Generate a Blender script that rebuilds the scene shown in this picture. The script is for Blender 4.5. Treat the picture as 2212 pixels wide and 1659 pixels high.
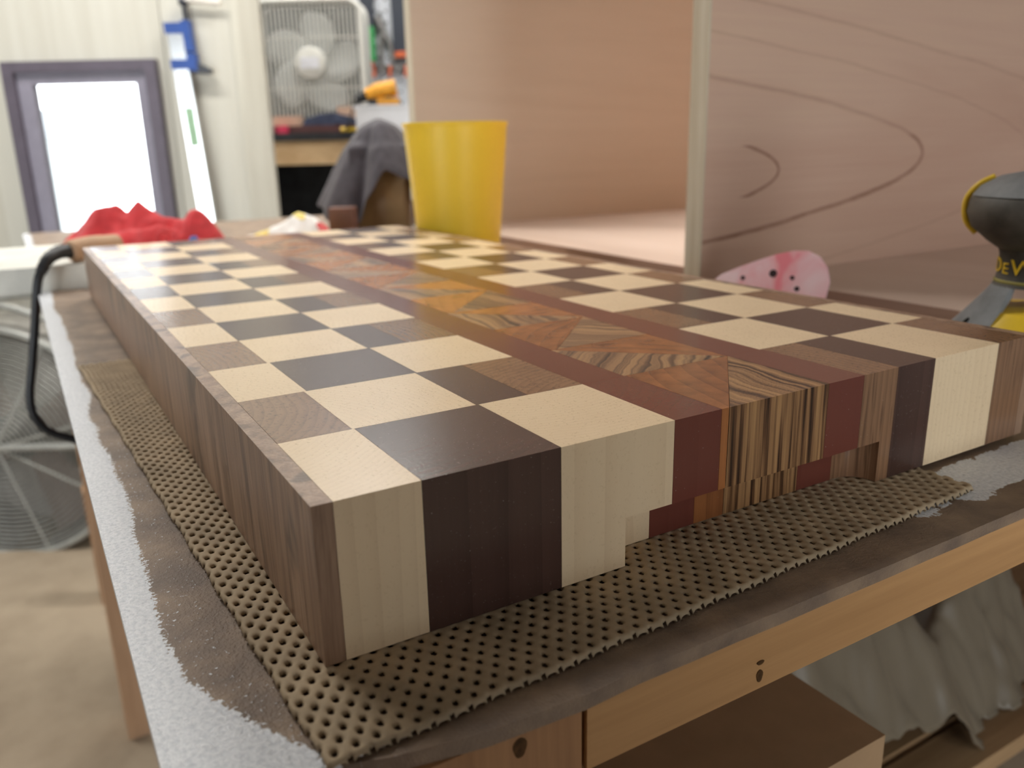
import bpy, bmesh, math, random
from mathutils import Vector, Matrix, noise
random.seed(7)
for o in list(bpy.data.objects): bpy.data.objects.remove(o)
sc = bpy.context.scene
C = sc.collection

# ------------------------------------------------------------------ units
# Everything is laid out in cutting-board rows (1 unit = 5 cm).  z = 0 is the top of the
# cutting board, the floor is 19 units lower.
S = 0.05
ZF = -19.0
def W(x, y, z): return Vector((x*S, y*S, (z-ZF)*S))
YAW = math.radians(30.4503); PIT = math.radians(-16.0886); ROL = math.radians(-1.2771)
CAM = Vector((0.36912, -3.71315, 1.67642))
HF = Vector((math.sin(YAW), math.cos(YAW), 0)); HR = Vector((math.cos(YAW), -math.sin(YAW), 0))
def R(r, f, z):
    """room axes: r to the right, f towards the back wall (the bench stands askew in the room)"""
    p = Vector((CAM.x, CAM.y, 0)) + HR*r + HF*f
    return (p.x, p.y, z)

# ------------------------------------------------------------------ camera
cam = bpy.data.cameras.new('camera'); co = bpy.data.objects.new('camera', cam); C.objects.link(co)
fw = Vector((math.sin(YAW)*math.cos(PIT), math.cos(YAW)*math.cos(PIT), math.sin(PIT)))
up = HR.cross(fw)
r_ = HR*math.cos(ROL) + up*math.sin(ROL); u_ = up*math.cos(ROL) - HR*math.sin(ROL)
m3 = Matrix((r_, u_, -fw)).transposed()
co.matrix_world = Matrix.Translation(W(*CAM)) @ m3.to_4x4()
cam.sensor_fit = 'HORIZONTAL'; cam.sensor_width = 36.0
cam.lens = 1779.486/2212*36.0
cam.clip_start = 0.01; cam.clip_end = 100
cam.dof.use_dof = True; cam.dof.focus_distance = 0.27; cam.dof.aperture_fstop = 12.0
sc.camera = co

# ------------------------------------------------------------------ sky, lamps, exposure
sc.view_settings.view_transform = 'Standard'; sc.view_settings.look = 'None'
sc.view_settings.gamma = 1.0; sc.view_settings.use_curve_mapping = False
sc.view_settings.exposure = 0.22
sc.cycles.use_denoising = True
sc.cycles.max_bounces = 8; sc.cycles.diffuse_bounces = 5; sc.cycles.glossy_bounces = 4
sc.cycles.caustics_reflective = False; sc.cycles.caustics_refractive = False
sc.cycles.sample_clamp_indirect = 6
wd = bpy.data.worlds.new('daylight'); sc.world = wd; wd.use_nodes = True
bg = wd.node_tree.nodes['Background']
bg.inputs[0].default_value = (0.90, 0.96, 1.0, 1); bg.inputs[1].default_value = 6.0
def portal(name, loc, rot_dir, sx, sz):
    l = bpy.data.lights.new(name, 'AREA'); l.shape = 'RECTANGLE'; l.size = sx*S; l.size_y = sz*S
    o = bpy.data.objects.new(name, l); C.objects.link(o)
    o.location = W(*loc); o.rotation_euler = Vector(rot_dir).to_track_quat('-Z', 'Z').to_euler()
    l.cycles.is_portal = True
LAMP_W = 24.0

# ------------------------------------------------------------------ material helpers
def lin(c):
    return tuple((x/255/12.92 if x/255 <= 0.04045 else ((x/255+0.055)/1.055)**2.4) for x in c) + (1.0,)
MATS = {}
class NT:
    def __init__(s, name, rough=0.5, spec=0.5, metal=0.0):
        s.m = bpy.data.materials.new(name); s.m.use_nodes = True
        s.t = s.m.node_tree; s.b = s.t.nodes['Principled BSDF']
        s.b.inputs['Roughness'].default_value = rough
        s.b.inputs['Specular IOR Level'].default_value = spec
        s.b.inputs['Metallic'].default_value = metal
        MATS[name] = s.m
    def n(s, typ, **kw):
        nd = s.t.nodes.new(typ)
        for k, v in kw.items():
            if k in nd.inputs: s.set(nd.inputs[k], v)
            else: setattr(nd, k, v)
        return nd
    def set(s, sock, v):
        if hasattr(v, 'is_linked'): s.t.links.new(v, sock)
        else: sock.default_value = v
    def math(s, op, a, b=None, c=None):
        nd = s.t.nodes.new('ShaderNodeMath'); nd.operation = op
        s.set(nd.inputs[0], a)
        if b is not None: s.set(nd.inputs[1], b)
        if c is not None: s.set(nd.inputs[2], c)
        return nd.outputs[0]
    def vmath(s, op, a, b=None):
        nd = s.t.nodes.new('ShaderNodeVectorMath'); nd.operation = op
        s.set(nd.inputs[0], a)
        if b is not None: s.set(nd.inputs[1], b)
        return nd
    def coord(s, kind='Object'): return s.t.nodes.new('ShaderNodeTexCoord').outputs[kind]
    def mapping(s, v, scale=(1,1,1), loc=(0,0,0), rot=(0,0,0)):
        nd = s.t.nodes.new('ShaderNodeMapping'); s.set(nd.inputs['Vector'], v)
        nd.inputs['Scale'].default_value = scale
        s.set(nd.inputs['Location'], loc); nd.inputs['Rotation'].default_value = rot
        return nd.outputs[0]
    def noise(s, v, scale=5, detail=3, rough=0.5, dist=0.0):
        nd = s.t.nodes.new('ShaderNodeTexNoise'); s.set(nd.inputs['Vector'], v)
        nd.inputs['Scale'].default_value = scale; nd.inputs['Detail'].default_value = detail
        nd.inputs['Roughness'].default_value = rough; nd.inputs['Distortion'].default_value = dist
        return nd.outputs['Fac']
    def ramp(s, fac, stops, interp='LINEAR'):
        nd = s.t.nodes.new('ShaderNodeValToRGB'); s.set(nd.inputs[0], fac)
        cr = nd.color_ramp; cr.interpolation = interp
        while len(cr.elements) < len(stops): cr.elements.new(0.5)
        for e, (p, c) in zip(cr.elements, stops):
            e.position = p; e.color = c if len(c) == 4 else tuple(c)+(1,)
        return nd.outputs[0]
    def mix(s, fac, a, b, mode='MIX'):
        nd = s.t.nodes.new('ShaderNodeMix'); nd.data_type = 'RGBA'; nd.blend_type = mode
        s.set(nd.inputs[0], fac); s.set(nd.inputs[6], a); s.set(nd.inputs[7], b)
        return nd.outputs[2]
    def col(s, v): s.set(s.b.inputs['Base Color'], v)
    def rough(s, v): s.set(s.b.inputs['Roughness'], v)
    def bump(s, h, strength=0.3, dist=0.001):
        nd = s.t.nodes.new('ShaderNodeBump'); nd.inputs['Strength'].default_value = strength
        nd.inputs['Distance'].default_value = dist; s.set(nd.inputs['Height'], h)
        s.t.links.new(nd.outputs[0], s.b.inputs['Normal'])

def plain(name, c, rough=0.5, spec=0.5, metal=0.0, var=0.08, scale=40, bump=0.0):
    s = NT(name, rough, spec, metal)
    n = s.noise(s.coord(), scale, 4, 0.6)
    c = lin(c)
    d = tuple(max(0, x*(1-2*var)) for x in c[:3]) + (1,); l = tuple(min(1, x*(1+2*var)) for x in c[:3]) + (1,)
    s.col(s.ramp(n, [(0.3, d), (0.7, l)]))
    if bump: s.bump(n, bump, 0.001)
    return s.m

def glued_wood(name, light, dark, ring=900, ringamt=0.5, fibre=0.3, var=0.15, rough=0.32, pore=None, sharp=1.0, pith=0.05, poreamt=0.8, fleck=0.35):
    """Wood whose fibres run upward: arcs of growth rings on the end grain, long streaks on the sides."""
    s = NT(name, rough, 0.45)
    oi = s.t.nodes.new('ShaderNodeObjectInfo'); rnd = oi.outputs['Random']
    v = s.coord()
    ang = s.math('MULTIPLY', rnd, 6.283*7)
    dd = s.math('ADD', s.math('MULTIPLY', s.math('FRACT', s.math('MULTIPLY', rnd, 13.7)), pith), pith*0.6)
    ox = s.math('MULTIPLY', s.math('COSINE', ang), dd); oy = s.math('MULTIPLY', s.math('SINE', ang), dd)
    cmb = s.n('ShaderNodeCombineXYZ', X=ox, Y=oy, Z=s.math('MULTIPLY', rnd, 9.0))
    v = s.vmath('ADD', v, cmb.outputs[0]).outputs[0]
    vs = s.mapping(v, scale=(1, 1, 0.06))
    warp = s.noise(vs, 30, 2, 0.5)
    sep = s.n('ShaderNodeSeparateXYZ'); s.set(sep.inputs[0], v)
    rad = s.math('SQRT', s.math('ADD', s.math('POWER', sep.outputs[0], 2), s.math('POWER', sep.outputs[1], 2)))
    rad = s.math('ADD', rad, s.math('MULTIPLY', warp, 0.006))
    ph = s.math('FRACT', s.math('MULTIPLY', rad, ring))
    ph = s.math('POWER', ph, 2.0*sharp)
    fib = s.noise(s.mapping(v, scale=(1, 1, 0.025)), 1400, 3, 0.6)
    blot = s.noise(vs, 60, 3, 0.6)
    f = s.math('ADD', s.math('MULTIPLY', ph, ringamt), s.math('MULTIPLY', s.math('SUBTRACT', fib, 0.5), fibre*2))
    f = s.math('ADD', f, s.math('MULTIPLY', s.math('SUBTRACT', blot, 0.42), var*2.2))
    f = s.math('ADD', f, s.math('MULTIPLY', s.math('SUBTRACT', s.math('FRACT', s.math('MULTIPLY', rnd, 31.3)), 0.5), var))
    c = s.ramp(f, [(0.0, lin(light)), (1.0, lin(dark))])
    if pore:
        p = s.noise(s.mapping(v, scale=(1, 1, 0.05)), 700, 2, 0.5)
        pm = s.ramp(p, [(0.56, (0,0,0,1)), (0.66, (1,1,1,1))])
        bw = s.n('ShaderNodeRGBToBW', Color=pm)
        c = s.mix(s.math('MULTIPLY', bw.outputs[0], poreamt), c, lin(pore))
    fl = s.math('GREATER_THAN', s.noise(s.coord(), 1300, 1, 0.5), 0.80)
    c = s.mix(s.math('MULTIPLY', fl, fleck), c, (0.6, 0.56, 0.5, 1))
    s.col(c)
    # sanded, oiled surface with a little dust
    dust = s.noise(s.coord(), 900, 2, 0.7)
    s.rough(s.math('ADD', s.math('MULTIPLY', dust, 0.12), rough-0.06))
    s.bump(fib, 0.03, 0.0006)
    return s.m

MAPLE = glued_wood('maple_wood', (240,215,178), (216,186,146), ring=420, ringamt=0.30, fibre=0.05, var=0.22, rough=0.29, fleck=0.0)
WALNUT = glued_wood('walnut_wood', (86,62,54), (52,36,33), ring=260, ringamt=0.35, fibre=0.18, var=0.30, rough=0.25)
WALNUT_L = glued_wood('brown_walnut_wood', (148,112,84), (98,70,54), ring=300, ringamt=0.45, fibre=0.22, var=0.3, rough=0.22, pore=(70,48,38), poreamt=0.5)
REDW = glued_wood('red_heartwood', (116,64,53), (86,43,35), ring=200, ringamt=0.12, fibre=0.08, var=0.12, rough=0.2)
TEAK = glued_wood('orange_teak', (182,117,68), (118,72,46), ring=130, ringamt=0.30, fibre=0.16, var=0.8, rough=0.22, pith=0.09)
def striped():
    """open-grained brown wood with uneven dark bands; the bands stand upright through the block"""
    s = NT('striped_wood', 0.3, 0.45); v = s.coord()
    rnd = s.t.nodes.new('ShaderNodeObjectInfo').outputs['Random']
    ang = s.math('MULTIPLY', s.math('SUBTRACT', s.math('FRACT', s.math('MULTIPLY', rnd, 7.3)), 0.5), 1.8)
    sep = s.n('ShaderNodeSeparateXYZ'); s.set(sep.inputs[0], v)
    u = s.math('ADD', s.math('MULTIPLY', sep.outputs[0], s.math('COSINE', ang)), s.math('MULTIPLY', sep.outputs[1], s.math('SINE', ang)))
    w = s.math('MULTIPLY', s.math('SUBTRACT', s.noise(s.mapping(v, scale=(1,1,0.12)), 45, 2, 0.5), 0.5), 0.012)
    u = s.math('ADD', s.math('ADD', u, w), s.math('MULTIPLY', rnd, 5.0))
    cmb = s.n('ShaderNodeCombineXYZ', X=u, Y=0.0, Z=s.math('MULTIPLY', sep.outputs[2], 0.02))
    n = s.noise(cmb.outputs[0], 330, 2, 0.6)
    fib = s.noise(s.mapping(v, scale=(1,1,0.03)), 1500, 2, 0.6)
    f = s.math('ADD', n, s.math('MULTIPLY', s.math('SUBTRACT', fib, 0.5), 0.22))
    s.col(s.ramp(f, [(0.36, lin((54,35,24))), (0.44, lin((104,72,47))), (0.52, lin((150,112,76))), (0.66, lin((184,142,96)))]))
    s.bump(fib, 0.12, 0.0006); return s.m
ZEBRA = striped()

def pale_edge():
    """grey-brown figured long edge of the board, grain running up the face, dark figure near one end"""
    s = NT('edge_walnut', 0.33, 0.5)
    v = s.coord()
    a = s.noise(s.mapping(v, scale=(1, 1, 0.10)), 120, 5, 0.62, 0.6)
    b = s.noise(s.mapping(v, scale=(1, 1, 0.03)), 900, 3, 0.6)
    big = s.noise(s.mapping(v, scale=(1, 1, 0.35)), 38, 3, 0.5, 1.5)
    f = s.math('ADD', s.math('MULTIPLY', a, 0.75), s.math('MULTIPLY', b, 0.35))
    c = s.ramp(f, [(0.34, lin((88,66,53))), (0.52, lin((146,115,92))), (0.72, lin((182,150,124)))])
    dk = s.ramp(big, [(0.56, (0,0,0,1)), (0.64, (1,1,1,1))])
    bw = s.n('ShaderNodeRGBToBW', Color=dk)
    c = s.mix(s.math('MULTIPLY', bw.outputs[0], 0.55), c, lin((48,38,36)))
    s.col(c); s.bump(b, 0.25, 0.0008)
    return s.m
EDGE = pale_edge()

def plank_mat(name, light, dark, axis='X', scale=1.0, rough=0.55, knots=0.0, knotcol=(110,70,40), spec=0.4, contrast=1.0):
    """sawn softwood / plywood with the grain along one axis of the object"""
    s = NT(name, rough, spec)
    oi = s.t.nodes.new('ShaderNodeObjectInfo')
    cmb = s.n('ShaderNodeCombineXYZ', X=s.math('MULTIPLY', oi.outputs['Random'], 7.0), Y=s.math('MULTIPLY', oi.outputs['Random'], 3.0), Z=s.math('MULTIPLY', oi.outputs['Random'], 5.0))
    v0 = s.vmath('ADD', s.coord(), cmb.outputs[0]).outputs[0]
    sq = {'X': (0.05, 1, 1), 'Y': (1, 0.05, 1), 'Z': (1, 1, 0.05)}[axis]
    v = s.mapping(v0, scale=sq)
    a = s.noise(v, 22*scale, 4, 0.55, 1.2); b = s.noise(v, 260*scale, 3, 0.6)
    f = s.math('ADD', s.math('MULTIPLY', a, 0.8), s.math('MULTIPLY', b, 0.3*contrast))
    c = s.ramp(f, [(0.38, lin(dark)), (0.70, lin(light))])
    if knots:
        vk = s.mapping(v0, scale={'X': (0.45, 1, 1), 'Y': (1, 0.45, 1), 'Z': (1, 1, 0.45)}[axis])
        vo = s.n('ShaderNodeTexVoronoi', Scale=knots); s.set(vo.inputs['Vector'], vk)
        k = s.ramp(vo.outputs['Distance'], [(0.0, (1,1,1,1)), (0.05, (0.7,0.7,0.7,1)), (0.10, (0,0,0,1))])
        bw = s.n('ShaderNodeRGBToBW', Color=k)
        c = s.mix(s.math('MULTIPLY', bw.outputs[0], 0.75), c, lin(knotcol))
    s.col(c); s.bump(b, 0.15, 0.0006)
    return s.m

# ------------------------------------------------------------------ mesh helpers
ORG = {}
def place(o, origin, parent):
    ORG[o.name] = Vector(origin)
    o.location = Vector(origin) - (ORG[parent.name] if parent else Vector((0,0,0)))
    if parent: o.parent = parent
def tag(o, label=None, cat=None, group=None, kind=None):
    if label: o['label'] = label
    if cat: o['category'] = cat
    if group: o['group'] = group
    if kind: o['kind'] = kind
    return o
def thing(name, base, label, cat, group=None):
    o = bpy.data.objects.new(name, None); C.objects.link(o); o.empty_display_size = 0.02
    place(o, W(*base), None); return tag(o, label, cat, group)
def finish(bm, name, mat, parent=None, smooth=False, angle=None):
    """bm vertices are in layout units; makes one object whose origin is at its base centre"""
    vs = [v.co for v in bm.verts]
    lo = [min(v[i] for v in vs) for i in range(3)]; hi = [max(v[i] for v in vs) for i in range(3)]
    org = W((lo[0]+hi[0])/2, (lo[1]+hi[1])/2, lo[2])
    for v in bm.verts: v.co = W(*v.co) - org
    bmesh.ops.recalc_face_normals(bm, faces=bm.faces)
    me = bpy.data.meshes.new(name); bm.to_mesh(me); bm.free()
    if smooth:
        for p in me.polygons: p.use_smooth = True
        if angle is not None: me.set_sharp_from_angle(angle=math.radians(angle))
    me.materials.append(mat)
    o = bpy.data.objects.new(name, me); C.objects.link(o); place(o, org, parent)
    return o
def copy_tree(o, delta, parent=None):
    c = o.copy(); C.objects.link(c)
    if parent is None: c.location = o.location + Vector(delta)*S; ORG[c.name] = ORG[o.name] + Vector(delta)*S
    else: c.parent = parent; ORG[c.name] = ORG[o.name]
    for ch in o.children: copy_tree(ch, delta, c)
    return c
def add_prism(bm, poly, z0, z1, axes=None):
    """poly: list of (x,y); extruded from z0 to z1.  axes maps (a,b,c)->xyz"""
    f = axes or (lambda a, b, c: (a, b, c))
    lo = [bm.verts.new(f(a, b, z0)) for a, b in poly]; hi = [bm.verts.new(f(a, b, z1)) for a, b in poly]
    n = len(poly)
    bm.faces.new(lo[::-1]); bm.faces.new(hi)
    for i in range(n): bm.faces.new((lo[i], lo[(i+1) % n], hi[(i+1) % n], hi[i]))
def add_box(bm, x0, x1, y0, y1, z0, z1, frame=None):
    add_prism(bm, [(x0,y0),(x1,y0),(x1,y1),(x0,y1)], z0, z1, frame)
def bevel(bm, w, seg=2, test=None):
    es = [e for e in bm.edges if len(e.link_faces) == 2 and e.calc_face_angle(0) > 0.5 and (test is None or test(e))]
    if es: bmesh.ops.bevel(bm, geom=es, offset=w, segments=seg, profile=0.5, affect='EDGES', clamp_overlap=True)
def box(name, x0, x1, y0, y1, z0, z1, mat, parent=None, bev=0.0, seg=2, room=False):
    bm = bmesh.new(); add_box(bm, x0, x1, y0, y1, z0, z1, R if room else None)
    if bev: bevel(bm, bev, seg)
    return finish(bm, name, mat, parent, smooth=bool(bev), angle=40)
def add_tube(bm, pts, rad, seg=10, caps=True, closed=False):
    pts = [Vector(p) for p in pts]; n = len(pts)
    rr = rad if isinstance(rad, (list, tuple)) else [rad]*n
    rings = []; nrm = None
    for i, p in enumerate(pts):
        a = pts[(i-1) % n] if (closed or i > 0) else p; b = pts[(i+1) % n] if (closed or i < n-1) else p
        t = (b-a).normalized()
        if nrm is None:
            nrm = t.orthogonal().normalized()
        else:
            nrm = (nrm - t*nrm.dot(t)); nrm = nrm.normalized() if nrm.length > 1e-6 else t.orthogonal().normalized()
        bn = t.cross(nrm)
        rings.append([bm.verts.new(p + (nrm*math.cos(2*math.pi*k/seg) + bn*math.sin(2*math.pi*k/seg))*rr[i]) for k in range(seg)])
    for i in range(n if closed else n-1):
        A, B = rings[i], rings[(i+1) % n]
        for k in range(seg): bm.faces.new((A[k], A[(k+1) % seg], B[(k+1) % seg], B[k]))
    if caps and not closed: bm.faces.new(rings[0][::-1]); bm.faces.new(rings[-1])
def tube(name, pts, rad, mat, parent=None, seg=10, closed=False):
    bm = bmesh.new(); add_tube(bm, pts, rad, seg, True, closed)
    return finish(bm, name, mat, parent, smooth=True, angle=50)
def smoothpath(pts, n=8):
    P = [Vector(p) for p in pts]; out = []
    for i in range(len(P)-1):
        p0 = P[max(i-1,0)]; p1 = P[i]; p2 = P[i+1]; p3 = P[min(i+2, len(P)-1)]
        for k in range(n):
            t = k/n
            out.append(0.5*((2*p1) + (p2-p0)*t + (2*p0-5*p1+4*p2-p3)*t*t + (3*p1-p0-3*p2+p3)*t**3))
    out.append(P[-1]); return out
def add_lathe(bm, prof, cx, cy, seg=40, a0=0.0, a1=None, closed_prof=False):
    full = a1 is None
    if full: a1 = a0 + 2*math.pi
    m = seg if full else seg+1
    rings = []
    for k in range(m):
        a = a0 + (a1-a0)*k/seg
        rings.append([bm.verts.new((cx + r*math.cos(a), cy + r*math.sin(a), z)) for r, z in prof])
    n = len(prof)
    for k in range(seg):
        A = rings[k]; B = rings[(k+1) % m]
        for i in range(n if closed_prof else n-1):
            j = (i+1) % n
            bm.faces.new((A[i], B[i], B[j], A[j]))
    if closed_prof and not full:
        bm.faces.new(rings[0]); bm.faces.new(rings[-1][::-1])
    bmesh.ops.remove_doubles(bm, verts=bm.verts, dist=1e-5)
def lathe(name, prof, cx, cy, mat, parent=None, seg=40, angle=35, **kw):
    bm = bmesh.new(); add_lathe(bm, prof, cx, cy, seg, **kw)
    return finish(bm, name, mat, parent, smooth=True, angle=angle)
def fbm(x, y, z=0.0): return noise.fractal((x, y, z), 0.9, 2.1, 4)

# ================================================================== THE ROOM
def concrete():
    s = NT('concrete', 0.75, 0.3); v = s.coord()
    a = s.noise(v, 3.0, 6, 0.6); b = s.noise(v, 90, 3, 0.6); d = s.noise(v, 11, 2, 0.4)
    c = s.ramp(a, [(0.35, lin((150,134,114))), (0.65, lin((180,164,142)))])
    sp = s.n('ShaderNodeRGBToBW', Color=s.ramp(d, [(0.68, (0,0,0,1)), (0.74, (1,1,1,1))]))
    c = s.mix(s.math('MULTIPLY', sp.outputs[0], 0.5), c, lin((104,86,68)))
    s.col(c); s.bump(b, 0.2, 0.001); return s.m
CONC = concrete()
SIDEW = plain('grey_side_paint', (140,138,134), 0.7, 0.3, var=0.06, scale=3)
PAINTW = plain('white_paint', (226,226,224), 0.6, 0.3, var=0.03, scale=6)
CEILM = plain('ceiling_paint', (138,134,128), 0.8, 0.2, var=0.02, scale=4)
WALLP = plank_mat('pale_board', (210,208,197), (201,198,186), 'Z', 0.8, 0.6, knots=1.7, knotcol=(186,158,124), spec=0.3, contrast=0.6)
WALLP2 = plank_mat('pale_board_grey', (206,203,190), (186,181,167), 'Z', 0.9, 0.6, knots=1.3, knotcol=(150,126,100), spec=0.3, contrast=0.8)

tag(box('floor', -80, 70, -60, 105, ZF-2, ZF, CONC, room=True), 'dusty tan concrete floor with dark stains', 'floor', kind='structure')
ZC = 33.0
tag(box('ceiling', -80, 70, -60, 105, ZC, ZC+2, CEILM, room=True), 'grey workshop ceiling', 'ceiling', kind='structure')
def struct(o, label, cat='wall'): return tag(o, label, cat, kind='structure')
struct(box('wall_right', 62, 64, -52, 90, ZF, ZC, SIDEW, room=True), 'grey painted side wall')
struct(box('wall_left', -62, -60, -52, 49, ZF, ZC, SIDEW, room=True), 'grey painted wall on the window side')
# wall behind the photographer: wide garage door on the left, doorway on the right (daylight)
bm = bmesh.new()
for r0, r1, z0, z1 in ((-62,-58,ZF,ZC), (-16,16,ZF,ZC), (40,64,ZF,ZC), (16,40,20,ZC), (-58,-16,22,ZC)): add_box(bm, r0, r1, -50, -48, z0, z1, R)
struct(finish(bm, 'wall_front', plain('wall_brown', (120,114,106), 0.8, 0.2)), 'wall with an open garage door and a doorway')
portal('doorway_portal', R(28, -49, 0.5), HF, 24, 39)
portal('garage_portal', R(-37, -49, 1.5), HF, 42, 41)
struct(box('wall_far', -26, 64, 84, 86, ZF, ZC, PAINTW, room=True), 'pale far wall of the tool bay')
# return wall of the tool bay (behind the board wall)
bm = bmesh.new(); add_prism(bm, [(-18.7,48.6),(-18.3,48.6),(-20.9,60),(-23.6,84),(-24.2,84),(-21.4,60)], ZF, ZC, R)
struct(finish(bm, 'wall_bay', PAINTW), 'side wall of the tool bay')

# wall of upright pale boards with a window opening
F0, F1 = 48.0, 48.5
wall = struct(box('wall_back', -60, -13.3, F1-0.02, F1+0.1, ZC-3, ZC, PAINTW, room=True), 'wall of wide pale upright boards holding the dark framed window')
WIN = (-26.6, -19.4, -5.2, 6.1)       # opening r0 r1 z0 z1
def wplank(rects, m, f0=F0):
    bm = bmesh.new()
    for r0, r1, z0, z1 in rects: add_box(bm, r0, r1, f0, F1, z0, z1, R)
    return finish(bm, 'plank', m, wall)
wplank([(-60,-28.75,ZF,ZC)], WALLP2, 48.12)
wplank([(-28.7,WIN[0],ZF,ZC), (WIN[0],-18.46,WIN[3],ZC), (WIN[0],-18.46,ZF,WIN[2]), (WIN[1],-18.46,WIN[2],WIN[3])], WALLP)
wplank([(-18.42,-14.72,ZF,ZC)], WALLP, 48.06)
wplank([(-14.69,-13.12,ZF,ZC)], WALLP2, 47.98)

FRAME = plain('dark_frame', (90,82,94), 0.45, 0.5, var=0.06, scale=30)
FRAME2 = plain('grey_frame', (138,134,148), 0.5, 0.5, var=0.05, scale=30)
gl = NT('window_glass', 0.02, 0.5); gl.b.inputs['Transmission Weight'].default_value = 1.0; gl.b.inputs['IOR'].default_value = 1.1
gl.col((1,1,1,1))
win = bpy.data.objects.new('window_1', None); C.objects.link(win); place(win, W(*R(-23, 48, WIN[2])), None)
tag(win, 'bright window in a dark frame on the pale board wall', 'window', kind='structure')
def rz_bars(name, rects, f0, f1, m, parent, bev=0.05):
    for r0, r1, z0, z1 in rects: box(name, r0, r1, f0, f1, z0, z1, m, parent, bev, 1, room=True)
a, b, c, d = -27.2, -18.86, -5.8, 6.62
rz_bars('trim', [(a,a+0.62,c,d), (b-0.62,b,c,d), (a+0.62,b-0.62,d-0.55,d), (a+0.62,b-0.62,c,c+0.6)], 47.5, 48.0, FRAME, win)
rz_bars('sash', [(-26.58,-25.75,-5.2,6.07), (-20.1,-19.42,-5.2,6.07), (-25.75,-20.1,5.45,6.07), (-25.75,-20.1,-5.2,-4.5)], 47.75, 48.3, FRAME2, win)
box('pane', -25.75, -20.1, 48.1, 48.16, -4.5, 5.45, gl.m, win, room=True)
portal('window_portal', R(-22.9, 48.6, 0.4), -HF, 5.6, 9.9)
# outdoors: a pale yard and a grey shed wall seen through the glass
YARD = plain('yard_gravel', (200,198,190), 0.9, 0.2, var=0.06, scale=30)
SHED = plain('shed_paint', (196,204,208), 0.7, 0.3, var=0.03, scale=8)
struct(box('ground_outside', -140, -62, 52, 200, ZF-2, ZF-1, YARD, room=True), 'pale yard outside the window', 'ground')
sh = thing('shed', R(-66, 120, ZF-1), 'pale grey shed outside the bright window', 'shed')
box('wall', -74, -61.5, 116, 126, ZF-1, 4, SHED, sh, room=True)
bm = bmesh.new(); add_prism(bm, [(115,4),(127,4),(121,8)], -75, -60.5, lambda a,b,c: R(c,a,b)); finish(bm, 'roof', plain('shed_roof', (150,154,158), 0.8), sh)

# ------------------------------------------------------------------ ceiling lamps (1.2 m tube battens)
LHOUS = plain('lamp_housing', (230,230,228), 0.4, 0.5, var=0.01)
em = NT('lamp_tube', 0.4); em.b.inputs['Emission Color'].default_value = (1.0, 0.97, 0.92, 1); em.b.inputs['Emission Strength'].default_value = 8.0
def ceiling_lamp(r, f, along, label, power=1.0):
    t = thing('ceiling_lamp', R(r, f, ZC-1.6), label, 'lamp', 'tube lamps on the ceiling')
    dr, df = (12, 1.2) if along == 'r' else (1.2, 8)
    box('housing', r-dr, r+dr, f-df, f+df, ZC-0.9, ZC, LHOUS, t, 0.1, 1, room=True)
    for k in (-0.55, 0.55):
        p = [R(r-11.5, f+k, ZC-1.3), R(r+11.5, f+k, ZC-1.3)] if along == 'r' else [R(r+k, f-7.5, ZC-1.3), R(r+k, f+7.5, ZC-1.3)]
        tube('tube', p, 0.3, em.m, t)
    l = bpy.data.lights.new('tube_light', 'AREA'); l.shape = 'RECTANGLE'; l.size = 2*dr*S; l.size_y = 2*df*S
    l.energy = LAMP_W*power; l.color = (1.0, 0.97, 0.92)
    o = bpy.data.objects.new('tube_light', l); C.objects.link(o); o.location = W(*R(r, f, ZC-1.7)); o.rotation_euler = (0, 0, -YAW)
ceiling_lamp(8, 36, 'r', 'tube lamp on the ceiling above the plywood cabinet', 1.0)
ceiling_lamp(-24, 30, 'r', 'tube lamp on the ceiling in front of the window wall', 1.0)
ceiling_lamp(-12, 66, 'r', 'tube lamp on the ceiling of the tool bay', 0.8)
ceiling_lamp(17, -36, 'f', 'tube lamp added on the ceiling to brighten the front right', 0.3)  # added lamp, only there to brighten the mat and bench at front right
# unseen box added behind the camera to shade the mat and bench front
BLOCKM = plain('blocker_paint', (92,74,60), 0.5, 0.4, var=0.05, scale=20)
tc = thing('light_blocker', R(-3, -12, ZF), 'tall brown light blocker added behind the camera', 'cabinet')
box('body', -14, 7.2, -15, -9.3, ZF, 15.2, BLOCKM, tc, 0.1, room=True)
for r0, r1, hx in ((-13.8,-3.1,-4), (-2.9,7.0,-2)):
    dd = box('door', r0, r1, -9.3, -9.0, ZF+1, 15.0, BLOCKM, tc, 0.06, room=True); box('handle', hx-0.2, hx+0.2, -9.0, -8.7, -4, -1, FRAME2, dd, 0.05, room=True)

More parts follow.
